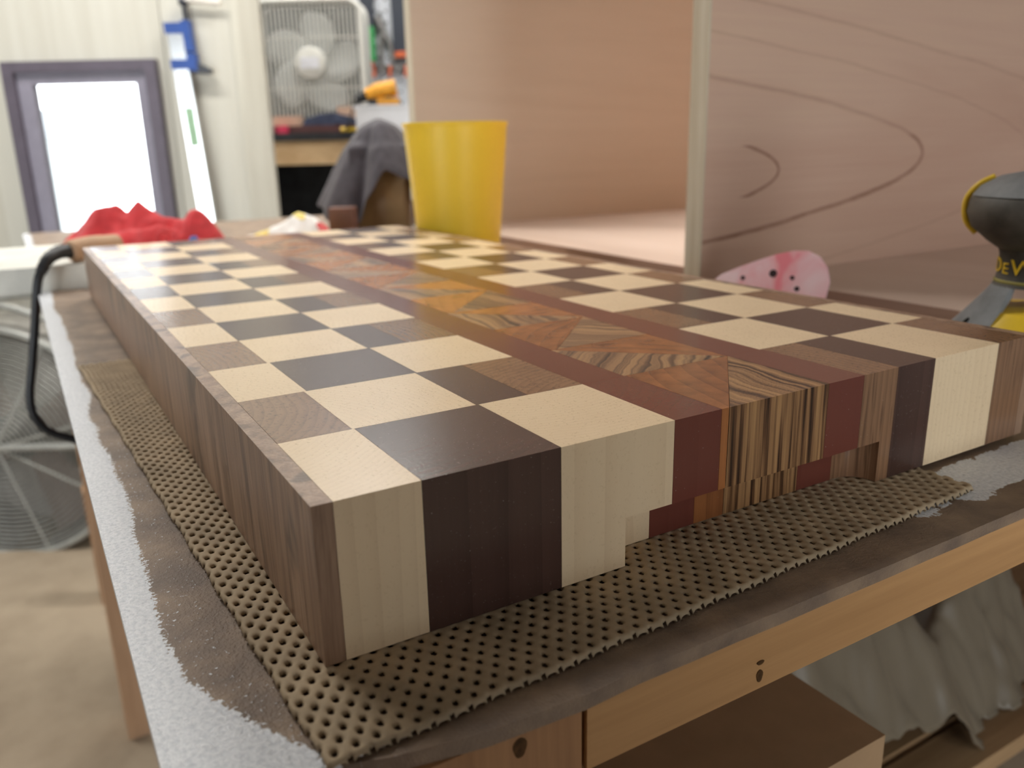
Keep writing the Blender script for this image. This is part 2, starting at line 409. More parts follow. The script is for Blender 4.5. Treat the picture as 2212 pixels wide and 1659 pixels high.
# ================================================================== THE WORKBENCH
ZT = -0.96
def bench_top():
    s = NT('bench_top', 0.5, 0.5); v = s.coord('Object')
    g = s.n('ShaderNodeNewGeometry').outputs['Position']
    sep = s.n('ShaderNodeSeparateXYZ'); s.set(sep.inputs[0], g)
    X = s.math('DIVIDE', sep.outputs[0], S); Y = s.math('DIVIDE', sep.outputs[1], S)
    n1 = s.noise(v, 16, 1, 0.4); n2 = s.noise(v, 700, 3, 0.7); n3 = s.noise(v, 45, 4, 0.6); n4 = s.noise(s.mapping(v, scale=(1,0.25,1)), 12, 2, 0.5)
    brown = s.ramp(n3, [(0.35, lin((118,100,86))), (0.55, lin((144,122,102))), (0.7, lin((162,138,114)))])
    # glossy film along the left edge and front right, window sheen painted in white
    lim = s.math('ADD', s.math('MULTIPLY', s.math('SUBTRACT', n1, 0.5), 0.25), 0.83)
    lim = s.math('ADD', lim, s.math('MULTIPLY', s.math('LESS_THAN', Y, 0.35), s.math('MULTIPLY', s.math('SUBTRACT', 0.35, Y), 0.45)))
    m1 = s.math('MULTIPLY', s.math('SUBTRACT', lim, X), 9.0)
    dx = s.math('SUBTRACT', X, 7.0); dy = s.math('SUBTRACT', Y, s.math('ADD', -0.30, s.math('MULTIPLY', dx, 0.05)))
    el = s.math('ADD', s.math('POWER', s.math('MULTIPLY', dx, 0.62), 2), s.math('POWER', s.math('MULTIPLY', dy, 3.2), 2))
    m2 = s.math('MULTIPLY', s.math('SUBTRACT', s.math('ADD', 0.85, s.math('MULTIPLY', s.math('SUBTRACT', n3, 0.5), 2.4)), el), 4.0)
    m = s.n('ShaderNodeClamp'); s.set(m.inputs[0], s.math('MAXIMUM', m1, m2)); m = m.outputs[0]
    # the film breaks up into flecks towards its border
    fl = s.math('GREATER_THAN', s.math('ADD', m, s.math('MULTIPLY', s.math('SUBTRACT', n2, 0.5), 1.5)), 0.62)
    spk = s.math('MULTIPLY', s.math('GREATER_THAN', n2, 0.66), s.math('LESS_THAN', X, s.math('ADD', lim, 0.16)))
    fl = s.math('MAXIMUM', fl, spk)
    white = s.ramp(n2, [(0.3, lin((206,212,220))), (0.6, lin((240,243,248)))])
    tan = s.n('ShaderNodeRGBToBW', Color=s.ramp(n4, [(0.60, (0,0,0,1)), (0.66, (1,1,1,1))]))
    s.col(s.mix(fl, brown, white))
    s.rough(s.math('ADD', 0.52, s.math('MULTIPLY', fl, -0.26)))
    s.bump(s.math('ADD', n2, s.math('MULTIPLY', n3, 0.6)), 0.7, 0.0010)
    return s.m
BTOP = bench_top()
PINE = plank_mat('pine_edge', (200,154,104), (172,128,82), 'X', 1.6, 0.5, knots=9.0, knotcol=(98,56,28))
PINEV = plank_mat('pine_end', (186,140,98), (146,104,70), 'Z', 1.6, 0.6, knots=0, knotcol=(70,50,25))
PINEY = plank_mat('pine_side', (168,116,74), (136,90,56), 'Y', 1.6, 0.6)
LEGM = plank_mat('leg_wood', (186,150,118), (156,120,90), 'Z', 1.0, 0.6)
TX1, TY1 = 34.0, 31.0
wb = thing('workbench', (14, 12, ZF), 'long wooden workbench carrying the chequered cutting board', 'workbench')
bm = bmesh.new()
edge = [(0.54,-0.42), (0.75,-0.50), (1.05,-0.60), (1.45,-0.74), (1.9,-0.82), (2.45,-0.85)]
x = 2.45
while x < TX1-0.5:
    x += 0.35; edge.append((x, -0.83 + 0.006*math.sin(x*1.1) + 0.004*random.uniform(-1,1)))
poly = edge + [(TX1,-0.8), (TX1,TY1), (0.54,TY1)]
add_prism(bm, poly, -1.05, ZT); bevel(bm, 0.035, 2, lambda e: all(v.co.z > -1.0 for v in e.verts))
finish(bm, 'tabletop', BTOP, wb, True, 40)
box('edge_board', 2.47, TX1, -0.82, -0.42, -1.45, -1.05, PINE, wb, 0.02)
e = box('end_block', 1.15, 2.45, -0.80, -0.42, -1.47, -1.05, PINEV, wb, 0.02); tag(e, 'pine block with upright grain and a dark knot')
box('side_board', 0.60, 0.98, -0.40, TY1, -1.45, -1.05, PINEY, wb, 0.02)
box('sub_top', 0.98, TX1, -0.42, TY1, -1.40, -1.05, PINEY, wb)
KN = plain('knot_wood', (84,58,32), 0.7, 0.2, var=0.3, scale=300)
# knots: slightly sunk dark ovals
def knot(cx, cz, rx, rz, parent, y=-0.825, m=KN):
    bm = bmesh.new()
    add_prism(bm, [(cx+rx*math.cos(t)*(1+0.12*math.sin(3*t)), cz+rz*math.sin(t)) for t in [2*math.pi*k/16 for k in range(16)]], y, y+0.02, lambda a,b,c: (a, c, b))
    return finish(bm, 'knot', m, parent)
knot(2.08, -1.15, 0.040, 0.058, e, -0.803); knot(3.72, -1.36, 0.026, 0.042, wb); knot(3.72, -1.27, 0.030, 0.014, wb)
for lx, ly in ((0.95, 25.6), (0.95, 2.0), (TX1-2, 2.0), (TX1-2, 28)):
    box('leg', lx, lx+0.76, ly, ly+1.8, ZF, -1.40, LEGM, wb, 0.03)
# lower shelf of loose planks
SHELFM = plank_mat('shelf_wood', (178,146,108), (134,102,70), 'X', 1.0, 0.6)
ZS = -8.0
box('shelf_bearer', 1.7, 2.4, 2.0, 29, ZS-1.2, ZS-0.4, LEGM, wb); box('shelf_bearer', TX1-2.9, TX1-2.0, 2.0, 29, ZS-1.2, ZS-0.4, LEGM, wb)
y = 2.05
for k in range(14):
    w = random.choice((0.55, 0.75, 0.62)); box('shelf_plank', 1.7, TX1-2, y, y+w, ZS-0.4, ZS+random.uniform(-.12, 0.0), SHELFM, wb, 0.03, 1); y += w+0.10
# post standing behind the bench
tag(box('wood_post', 1.05, 1.75, 36.6, 37.6, ZF, -13.2, LEGM, None, 0.04), 'short upright wooden post on the floor beside the drum fan', 'post')

# ================================================================== THE CUTTING BOARD
ZB = -0.908
cb = thing('cutting_board', (4.63, 7, ZB), 'chequered end-grain cutting board of maple, walnut and teak with a finger pocket', 'cutting board')
X0, X1 = 1.39, 7.87
cols = [1.503, 1.985, 2.867, 3.748, 4.127, 5.175, 5.560, 6.425, 7.311, 7.755]
NR = 14
# finger pocket cut into the front, underneath
bmc = bmesh.new()
pk = [(3.55,-0.5), (5.83,-0.5), (5.83,0.02)]
rc = 0.20
pk += [(5.83-rc+rc*math.cos(t), 0.02+rc*math.sin(t)) for t in [math.pi/2*k/8 for k in range(1,9)]]
pk += [(3.55+rc*math.cos(t), 0.02+rc*math.sin(t)) for t in [math.pi/2+math.pi/2*k/8 for k in range(0,9)]]
add_prism(bmc, pk, -2.0, -0.572)
for v in bmc.verts: v.co = W(*v.co)
bmesh.ops.recalc_face_normals(bmc, faces=bmc.faces)
mec = bpy.data.meshes.new('cut'); bmc.to_mesh(mec); bmc.free()
cutter = bpy.data.objects.new('cut', mec); C.objects.link(cutter)
def cut_pocket(o):
    mod = o.modifiers.new('pocket', 'BOOLEAN'); mod.operation = 'DIFFERENCE'; mod.object = cutter; mod.solver = 'EXACT'
    bpy.context.view_layer.update()
    me = bpy.data.meshes.new_from_object(o.evaluated_get(bpy.context.evaluated_depsgraph_get()))
    o.modifiers.clear(); me.name = o.data.name; o.data = me
G = 0.0012
def block(name, poly, mat, front=False, left=False, right=False, back=False):
    bm = bmesh.new(); add_prism(bm, poly, ZB, 0.0)
    def t(e):
        a, b = e.verts; hi = a.co.z > -0.001 and b.co.z > -0.001; lo = a.co.z < ZB+0.001 and b.co.z < ZB+0.001
        vert = not (hi or lo)
        f = front and max(a.co.y, b.co.y) < 0.004; l = left and max(a.co.x, b.co.x) < X0+0.004
        r = right and min(a.co.x, b.co.x) > X1-0.004; k = back and min(a.co.y, b.co.y) > NR-0.004
        if vert: return (f and (l or r)) or (k and (l or r))
        return f or l or r or k
    if front or left or right or back: bevel(bm, 0.032, 3, t)
    o = finish(bm, name, mat, cb, True, 30)
    if front:
        xs = [p[0] for p in poly]
        if max(xs) > 3.55 and min(xs) < 5.83: cut_pocket(o)
    return o
def rect(a, b, c, d): return [(a+G,c+G), (b-G,c+G), (b-G,d-G), (a+G,d-G)]
for side in (0, 1):
    a, b = (X0, cols[0]) if side == 0 else (cols[9], X1)
    o = block('edge_strip', [(a,0), (b-(G if side == 0 else 0),0), (b-(G if side == 0 else 0),NR), (a,NR)] if side == 0 else [(a+G,0),(b,0),(b,NR),(a+G,NR)], EDGE, True, side == 0, side == 1, True)
for j in range(NR):
    c, d = j, j+1
    fr, bk = j == 0, j == NR-1
    off = [random.uniform(-0.014, 0.014) for _ in cols]; off[0] = off[9] = 0
    X = [q+w for q, w in zip(cols, off)]
    odd = j % 2
    cells = [(0,1), (1,2), (2,3)]
    for k, (a, b) in enumerate(cells):
        if (k + odd) % 2 == 0: block('maple_block', rect(X[a], X[b], c, d), MAPLE, fr, back=bk)
        elif k == 2:
            sp = X[2] + 0.40 + random.uniform(-.05, .12)
            block('walnut_block', rect(X[2], sp, c, d), WALNUT, fr, back=bk); block('walnut_block', rect(sp, X[3], c, d), WALNUT_L, fr, back=bk)
        elif k == 0: block('walnut_block', rect(X[0], X[1], c, d), WALNUT_L if j in (1,3,5) else WALNUT, fr, back=bk)
        else: block('walnut_block', rect(X[1], X[2], c, d), WALNUT, fr, back=bk)
    for k, (a, b) in enumerate([(6,7), (7,8), (8,9)]):
        if (k + odd) % 2 == 1: block('maple_block', rect(X[a], X[b], c, d), MAPLE, fr, back=bk)
        elif k == 0:
            sp = X[6] + 0.43 + random.uniform(-.04, .06)
            block('walnut_block', rect(X[6], sp, c, d), WALNUT_L, fr, back=bk); block('walnut_block', rect(sp, X[7], c, d), WALNUT, fr, back=bk)
        else: block('walnut_block', rect(X[a], X[b], c, d), WALNUT_L if k == 2 else WALNUT, fr, back=bk)
    block('red_block', rect(X[3], X[4], c, d), REDW, fr, back=bk); block('red_block', rect(X[5], X[6], c, d), REDW, fr, back=bk)
    a, b, e_ = X[4], X[5], G
    if odd == 0:
        block('teak_wedge', [(a+e_,c+e_), (a+0.065,c+e_), (b-2*e_,d-e_), (a+e_,d-e_)], TEAK, fr, back=bk)
        block('striped_wedge', [(a+0.07,c+e_), (b-e_,c+e_), (b-e_,d-2*e_)], ZEBRA, fr)
    else:
        block('striped_wedge', [(a+e_,c+e_), (b-2*e_,c+e_), (a+e_,d-2*e_)], ZEBRA)
        block('teak_wedge', [(b-e_,c+2*e_), (b-e_,d-e_), (a+2*e_,d-e_)], TEAK, back=bk)
bpy.data.objects.remove(cutter)

# ================================================================== NON-SLIP MAT
MATM = plain('mat_rubber', (176,156,128), 0.7, 0.3, var=0.10, scale=60)
def make_mat():
    bm = bmesh.new()
    PX, PY, N = 0.105, 0.140, 8
    ox, oy, rot = 1.165, -0.70, math.radians(2.6)
    cr, sr = math.cos(rot), math.sin(rot)
    nx, ny = int(5.25/PX)*N, int(8.7/PY)*N
    hid = lambda i, j: i*PX/N > 0.85 and j*PY/N > 1.25
    V = {}
    def vert(i, j):
        k = (i, j)
        if k in V: return V[k]
        u, v = i/N, j/N
        h = math.cos(2*math.pi*u)*math.cos(2*math.pi*v)         # +1 at a hole (staggered rows)
        lx, ly = u*PX, v*PY
        jx = 0.006*math.sin(v*1.3+u*0.7) ; jy = 0.006*math.sin(u*0.9)
        x = ox + (lx+jx)*cr - (ly+jy)*sr; y = oy + (ly+jy)*cr + (lx+jx)*sr
        z = -0.913 - 0.034*max(0, h)**2 + 0.004*max(0, -h)
        if j == 0 or i == 0: z -= 0.02
        # front edge sags over the rounded front of the bench
        if y < -0.80 + 0.0: z -= 0.05
        V[k] = bm.verts.new((x, y, z)); return V[k]
    for i in range(nx):
        for j in range(ny):
            if hid(i, j): continue
            u, v = (i+0.5)/N, (j+0.5)/N
            if math.cos(2*math.pi*u)*math.cos(2*math.pi*v) > 0.80: continue
            bm.faces.new((vert(i,j), vert(i+1,j), vert(i+1,j+1), vert(i,j+1)))
    # plain underside sheet below the board
    i0, j0 = int(0.80/PX)*N, int(1.15/PY)*N
    q = [V.get((i0, j0)), V.get((nx, j0)), None, V.get((i0, ny))]
    def pt(i, j):
        lx, ly = i/N*PX, j/N*PY; return (ox + lx*cr - ly*sr, oy + ly*cr + lx*sr, -0.93)
    bm.faces.new([bm.verts.new(pt(*p)) for p in ((i0,j0), (nx,j0), (nx,ny), (i0,ny))])
    o = finish(bm, 'nonslip_mat', MATM, None, True)
    md = o.modifiers.new('thick', 'SOLIDIFY'); md.thickness = 0.022*S; md.offset = -1
    return tag(o, 'beige perforated rubber non-slip mat under the cutting board', 'mat')
make_mat()

# ================================================================== THINGS ON THE BENCH
# ---- plywood cabinet carcass lying open towards the board
PLYR = NT('reddish_plywood', 0.55, 0.35); s_ = PLYR; v_ = s_.coord()
a_ = s_.noise(s_.mapping(v_, scale=(0.12, 1, 1)), 9, 4, 0.55, 0.8); b_ = s_.noise(s_.mapping(v_, scale=(0.02, 1, 1)), 320, 2, 0.6)
f_ = s_.math('ADD', s_.math('MULTIPLY', a_, 0.85), s_.math('MULTIPLY', b_, 0.22))
base_ = s_.ramp(f_, [(0.36, lin((196,160,140))), (0.56, lin((208,175,154))), (0.74, lin((216,186,160)))])
s_.col(base_); s_.bump(b_, 0.08, 0.0005)
PLYR = s_.m
def divider_veneer():
    """same plywood with the dark cathedral growth lines of its face veneer"""
    m = PLYR.copy(); m.name = 'cathedral_plywood'; s = NT.__new__(NT); s.m = m; s.t = m.node_tree
    s.b = [n for n in s.t.nodes if n.type == 'BSDF_PRINCIPLED'][0]; MATS[m.name] = m
    old = s.b.inputs['Base Color'].links[0].from_socket
    v = s.coord(); sep = s.n('ShaderNodeSeparateXYZ'); s.set(sep.inputs[0], v)
    x = s.math('ADD', s.math('DIVIDE', sep.outputs[0], S), 21.04); z = s.math('ADD', s.math('DIVIDE', sep.outputs[2], S), ZT)
    nz = s.math('SUBTRACT', s.noise(s.mapping(v, scale=(0.4,1,1)), 30, 3, 0.6), 0.5); fine = s.noise(s.mapping(v, scale=(0.3,1,1)), 160, 2, 0.6)
    col = old
    for xa, za, k, w, amt in ((15.75,1.37,3.36,0.026,0.75), (11.78,1.18,4.6,0.020,0.75), (19.6,1.25,2.2,0.016,0.22), (24.5,1.0,1.7,0.02,0.25)):
        dz = s.math('SUBTRACT', s.math('ADD', z, s.math('MULTIPLY', nz, 0.10)), za)
        g = s.math('ADD', s.math('SUBTRACT', x, xa), s.math('MULTIPLY', s.math('MULTIPLY', dz, dz), k))
        gr = s.math('SQRT', s.math('ADD', 1.0, s.math('POWER', s.math('MULTIPLY', dz, 2*k), 2)))
        d = s.math('ABSOLUTE', s.math('DIVIDE', g, gr))
        mk = s.n('ShaderNodeMapRange'); s.set(mk.inputs[0], d); mk.inputs[1].default_value = w*2.2; mk.inputs[2].default_value = w*0.5; mk.inputs[3].default_value = 0.0; mk.inputs[4].default_value = amt
        f = s.math('MULTIPLY', mk.outputs[0], s.math('ADD', 0.35, fine))
        if xa == 11.78: f = s.math('MULTIPLY', f, s.math('LESS_THAN', s.math('ABSOLUTE', dz), 0.42))
        elif xa == 15.75: f = s.math('MULTIPLY', f, s.math('SUBTRACT', 1.0, s.math('MULTIPLY', s.math('GREATER_THAN', dz, 0.35), 0.55)))
        col = s.mix(f, col, lin((120,76,54)))
    s.col(col); return m
PLYP = plank_mat('pale_plywood', (224,204,190), (210,188,172), 'Y', 0.5, 0.5, contrast=0.5)
PLYE = plank_mat('plywood_edge', (214,204,184), (192,178,152), 'Z', 2.0, 0.6)
BANDM = plank_mat('brown_banding', (186,156,140), (164,134,120), 'Y', 1.2, 0.6)
pc = thing('plywood_cabinet', (22, 10, ZT), 'reddish plywood cabinet carcass standing open on the bench behind the board', 'cabinet')
ZCAB = 13.0
def panel(name, x0, x1, y0, y1, z0, z1, mat, edge):
    p = box(name, x0+0.03, x1, y0, y1, z0, z1, mat, pc)
    bm = bmesh.new(); add_box(bm, x0, x0+0.03, y0, y1, z0, z1); finish(bm, 'edge_band', edge, p); return p
panel('divider', 10.05, 32, 6.50, 6.88, ZT, ZCAB, divider_veneer(), PLYE)
panel('side_panel', 10.60, 32, 18.80, 19.18, ZT, ZCAB, plank_mat('lightened_plywood', (210,197,180), (198,184,166), 'X', 0.4, 0.55, contrast=0.6), PLYE)  # same plywood as the divider, paled to make up for missing light
for y0, y1, xa, xb in ((-0.5, 6.49, 11.10, 11.12), (6.89, 18.79, 11.08, 11.38)):
    bm = bmesh.new(); add_prism(bm, [(xa,y0),(32,y0),(32,y1),(xb,y1)], ZT, -0.58); bp = finish(bm, 'base_panel', PLYP, pc)
    bm = bmesh.new(); add_prism(bm, [(xa-0.03,y0),(xa,y0),(xb,y1),(xb-0.03,y1)], ZT, -0.58); finish(bm, 'edge_band', BANDM, bp)
box('back_panel', 32, 32.3, -0.5, 19.18, ZT, ZCAB, PLYR, pc)

# ---- yellow cup
YEL = plain('yellow_plastic', (240,204,54), 0.42, 0.5, var=0.02, scale=10)
cup = thing('cup', (8.98, 13.15, ZT), 'plain yellow plastic tumbler standing on the bench behind the board', 'cup')
H0, H1 = ZT, 2.20
prof = [(0.0,H0+0.06), (0.80,H0+0.06), (0.83,H0), (0.86,H0), (0.885,H0+0.05)]
prof += [(0.885+(1.135-0.885)*t, H0+0.05+(H1-0.12-H0)*t) for t in [k/8 for k in range(1,9)]]
lathe('body', prof + [(1.105,H1-0.07), (0.85,H0+0.12), (0.0,H0+0.12)], 8.98, 13.15, YEL, cup, 64)
lathe('rim', [(1.105,H1-0.08), (1.135,H1-0.08), (1.155,H1-0.06), (1.16,H1-0.02), (1.15,H1), (1.12,H1), (1.105,H1-0.02)], 8.98, 13.15, YEL, cup, 64, closed_prof=True)

# ---- orbital sander
GREY = plain('grey_rubber', (126,128,130), 0.6, 0.35, var=0.12, scale=60)
BLACKR = plain('black_rubber', (78,74,68), 0.55, 0.4, var=0.25, scale=50)
SYEL = plain('tool_yellow', (240,200,48), 0.4, 0.5, var=0.03, scale=20)
DKHOLE = plain('dark_hole', (30,28,26), 0.8, 0.1)
sd = thing('orbital_sander', (10.07, 1.17, ZT), 'yellow and grey palm sander with a black rubber grip beside the pink sheet', 'sander')
sx, sy = 10.07, 1.17
lathe('pad', [(0,ZT), (0.86,ZT), (0.88,ZT+0.10), (0.80,ZT+0.14), (0,ZT+0.14)], sx, sy, BLACKR, sd, 40)
lathe('body', [(0,ZT+0.14), (0.72,ZT+0.14), (0.78,ZT+0.22), (0.78,-0.62), (0.76,-0.46), (0.70,-0.34), (0.55,-0.20), (0,-0.14)], sx, sy, SYEL, sd, 48)
cd = math.atan2(CAM.y-sy, CAM.x-sx)       # towards the camera side
for k in (0, 1):
    a0 = cd - math.radians(118) + k*math.radians(150); a1 = a0 + math.radians(86)
    shl = lathe('shell_arm', [(0.40,0.14), (0.46,0.02), (0.56,-0.12), (0.70,-0.30), (0.80,-0.42), (0.83,-0.50), (0.79,-0.52), (0.66,-0.36), (0.52,-0.20), (0.40,-0.06), (0.34,0.10)], sx, sy, GREY, sd, 16, angle=50, a0=a0, a1=a1, closed_prof=True)
    am = a0 + math.radians(60 if k == 0 else 54)
    bm = bmesh.new(); c0 = Vector((sx+0.74*math.cos(am), sy+0.74*math.sin(am), -0.36)); nn = Vector((math.cos(am)*0.8, math.sin(am)*0.8, 0.6)).normalized()
    t1 = Vector((-math.sin(am), math.cos(am), 0)); t2 = nn.cross(t1)
    vs = [bm.verts.new(c0 + nn*0.012 + t1*0.035*math.cos(q) + t2*0.075*math.sin(q)) for q in [2*math.pi*i/16 for i in range(16)]]
    vb = [bm.verts.new(c0 - nn*0.03 + t1*0.035*math.cos(q) + t2*0.075*math.sin(q)) for q in [2*math.pi*i/16 for i in range(16)]]
    bm.faces.new(vs)
    for i in range(16): bm.faces.new((vs[i], vs[(i+1)%16], vb[(i+1)%16], vb[i]))
    finish(bm, 'screw_hole', DKHOLE, shl)
lathe('neck', [(0,0.06), (0.44,0.06), (0.415,0.12), (0.40,0.22), (0.40,0.40), (0.43,0.50), (0.0,0.52)], sx, sy, BLACKR, sd, 48)
lathe('band', [(0.405,0.095), (0.425,0.10), (0.428,0.12), (0.410,0.135)], sx, sy, plain('dull_gold', (150,140,70), 0.5), sd, 48, closed_prof=True)
lathe('grip', [(0,0.44), (0.42,0.46), (0.56,0.56), (0.72,0.70), (0.78,0.86), (0.76,1.00), (0.66,1.14), (0.48,1.24), (0.25,1.29), (0,1.30)], sx, sy, BLACKR, sd, 48, angle=60)
gt = lathe('grip_pad', [(0.745,1.045), (0.67,1.15), (0.485,1.255), (0.25,1.305), (0,1.315), (0,1.28), (0.25,1.27), (0.47,1.22), (0.64,1.12), (0.72,1.03)], sx, sy, GREY, sd, 48, angle=60)
# yellow stripe along the left flank of the grip
bm = bmesh.new(); al = cd - math.radians(88)
pp = []
for r0, z0 in [(0.66,0.62), (0.765,0.74), (0.80,0.88), (0.785,1.02), (0.69,1.155), (0.54,1.245)]:
    pp.append((sx+r0*math.cos(al), sy+r0*math.sin(al), z0))
add_tube(bm, smoothpath(pp, 6), 0.034, 8); finish(bm, 'stripe', SYEL, sd, True)
# maker's lettering round the neck
def ring_text(body, sizes, cx, cy, rad, zc, ang0, mat, parent):
    adv = 0.0
    for ch, hgt in zip(body, sizes):
        cu = bpy.data.curves.new('letter', 'FONT'); cu.body = ch; cu.size = hgt*1.38; cu.extrude = 0.006; cu.resolution_u = 3
        to = bpy.data.objects.new('letter', cu); C.objects.link(to); bpy.context.view_layer.update()
        me = bpy.data.meshes.new_from_object(to.evaluated_get(bpy.context.evaluated_depsgraph_get()))
        bpy.data.objects.remove(to); bm = bmesh.new(); bm.from_mesh(me); bpy.data.meshes.remove(me)
        wd_ = max(v.co.x for v in bm.verts)
        for v in bm.verts:
            x = v.co.x*1.15; a = ang0 + (adv + x)/rad; rr = rad + v.co.z
            v.co = Vector((cx + rr*math.cos(a), cy + rr*math.sin(a), zc - 0.085 + v.co.y))
        finish(bm, 'lettering', mat, parent); adv += wd_*1.15 + 0.025
ring_text('DEWALT', [0.17,0.125,0.17,0.17,0.17,0.17], sx, sy, 0.405, 0.29, cd - math.radians(88), SYEL, sd)

# ---- pink sanding sheet, teardrop shaped, propped up behind the board
def pink():
    s = NT('pink_paper', 0.8, 0.2); v = s.coord(); a = s.noise(v, 26, 3, 0.5, 0.5)
    s.col(s.ramp(a, [(0.36, lin((240,140,150))), (0.48, lin((243,190,196))), (0.62, lin((246,216,220)))])); return s.m
ps = thing('sanding_sheet', (9.75, 4.4, ZT), 'pink drop-shaped sanding sheet with punched holes leaning behind the board', 'sanding sheet')
ou = [(5.98,-0.52), (5.74,-0.33), (5.45,-0.20), (5.10,-0.06), (4.75,0.07), (4.45,0.15), (4.20,0.17), (3.98,0.11), (3.82,-0.02), (3.73,-0.20), (3.74,-0.42), (3.85,-0.66), (4.10,-0.88), (4.45,-0.96), (4.9,-0.93), (5.4,-0.80), (5.8,-0.65)]
def pk_pt(y, z, th): 
    t = (z-ZT)/1.13
    return (9.66 + 0.24*t + th, y, z)
bm = bmesh.new(); fv = [bm.verts.new(pk_pt(y, z, 0)) for y, z in ou]; bv = [bm.verts.new(pk_pt(y, z, 0.025)) for y, z in ou]
n = len(ou)
bm.faces.new(fv); bm.faces.new(bv[::-1])
for i in range(n): bm.faces.new((fv[i], bv[i], bv[(i+1)%n], fv[(i+1)%n]))
sheet = finish(bm, 'sheet', pink(), ps)
for y, z, rr in ((5.28,-0.33,0.032), (4.72,-0.20,0.055), (4.36,-0.22,0.03), (4.24,-0.36,0.035), (4.28,-0.50,0.04)):
    bm = bmesh.new(); vs = []; vb = []
    for q in [2*math.pi*i/14 for i in range(14)]:
        p = pk_pt(y+rr*math.cos(q)*1.3, z+rr*math.sin(q), -0.006); vs.append(bm.verts.new(p)); vb.append(bm.verts.new((p[0]+0.02, p[1], p[2])))
    bm.faces.new(vs)
    for i in range(14): bm.faces.new((vs[i], vs[(i+1)%14], vb[(i+1)%14], vb[i]))
    finish(bm, 'punched_hole', plain('hole_grey', (66,54,56), 0.9, 0.1) if 'hole_grey' not in MATS else MATS['hole_grey'], sheet)

# ---- pale slab lying across the bench at the back left
SLAB = plain('slab_grey', (226,226,218), 0.7, 0.3, var=0.07, scale=24, bump=0.2)
bm = bmesh.new(); add_prism(bm, [(-0.55,15.62),(0.2,15.50),(2.9,15.25),(4.6,15.2),(4.6,20.2),(-0.35,20.2),(-0.6,19.6)], ZT, -0.46); bevel(bm, 0.05, 2)
tag(finish(bm, 'slab', SLAB, None, True, 40), 'thick pale grey slab lying across the far left of the bench', 'slab')

# ---- red cloth
def fabric(name, c, sc_=60, var=0.12):
    s = NT(name, 0.9, 0.15); v = s.coord(); a = s.noise(v, sc_, 4, 0.6); w = s.noise(v, 900, 2, 0.5)
    l = lin(c); d = tuple(x*(1-var*2) for x in l[:3])+(1,)
    s.col(s.ramp(a, [(0.35, d), (0.65, l)])); s.bump(w, 0.3, 0.0006)
    s.b.inputs['Sheen Weight'].default_value = 0.25
    return s.m
REDC = fabric('red_cloth_fabric', (222,70,74)); GREYC = fabric('grey_cloth_fabric', (80,76,82))
def ridge_cloth(name, ridges, x0, x1, y0, y1, z0, mat, slope=1.25, nx=70, ny=50, wr=0.05, cut=0.03, wf=2.4, rnd_=0.012):
    """heap of cloth: folds run along ridge lines (x, y, height)"""
    def hgt(x, y):
        x += 0.10*fbm(x*1.7, y*1.7, 3); y += 0.10*fbm(x*1.7, y*1.7, 9)
        best = -9
        for ln in ridges:
            for (ax, ay, ah), (bx, by, bh) in zip(ln[:-1], ln[1:]):
                dx, dy = bx-ax, by-ay; t = max(0, min(1, ((x-ax)*dx+(y-ay)*dy)/(dx*dx+dy*dy+1e-9)))
                d = math.hypot(x-ax-dx*t, y-ay-dy*t)
                best = max(best, ah+(bh-ah)*t - slope*(math.sqrt(d*d+rnd_)-math.sqrt(rnd_)))
        return best + wr*fbm(x*wf, y*wf, 1) + wr*0.6*math.sin(6*x+9*fbm(x*1.1, y*1.1, 5))
    bm = bmesh.new(); V = {}
    for i in range(nx+1):
        for j in range(ny+1):
            x = x0+(x1-x0)*i/nx; y = y0+(y1-y0)*j/ny; h = hgt(x, y)
            V[i,j] = (bm.verts.new((x, y, z0+max(0.012, h))), h)
    for i in range(nx):
        for j in range(ny):
            q = [V[i,j], V[i+1,j], V[i+1,j+1], V[i,j+1]]
            if max(h for _, h in q) > cut: bm.faces.new([v for v, _ in q])
    bmesh.ops.delete(bm, geom=[v for v in bm.verts if not v.link_faces], context='VERTS')
    o = finish(bm, name, mat, None, True)
    m = o.modifiers.new('smooth', 'SUBSURF'); m.levels = 1; m.render_levels = 1
    m = o.modifiers.new('thick', 'SOLIDIFY'); m.thickness = 0.02*S; m.offset = 1
    return o
zc = -0.46
rc_ = ridge_cloth('red_cloth', [
    [(1.55,18.55,0.42), (2.05,18.35,0.92), (2.45,18.15,1.02), (2.75,18.1,0.62)],
    [(2.95,17.98,1.10), (3.25,17.8,0.86), (3.55,17.62,0.70), (3.9,17.4,0.62)],
    [(3.85,17.45,0.62), (4.1,17.3,0.88), (4.2,17.15,0.70)],
    [(1.9,17.7,0.30), (2.6,17.5,0.46), (3.3,17.25,0.40), (3.9,17.0,0.30)],
    [(3.0,17.3,0.50), (3.25,17.15,0.56), (3.5,17.2,0.45)]], 1.1, 4.7, 16.5, 19.4, zc, REDC, slope=1.7, wr=0.03, rnd_=0.03)
sp = []
for i in range(30):
    a = 0.9 + i*0.42; rr = 0.05 + 0.0062*i
    sp.append((3.22 + rr*math.cos(a)*0.95, 16.72 - 0.012*i + 0.1*rr*math.cos(a), zc + 0.31 + rr*math.sin(a)))
o = tube('rolled_hem', sp, 0.035, REDC, rc_, 8); tag(o, 'rolled hem of the red cloth')
tag(rc_, 'crumpled red cloth heaped on the pale slab', 'cloth')
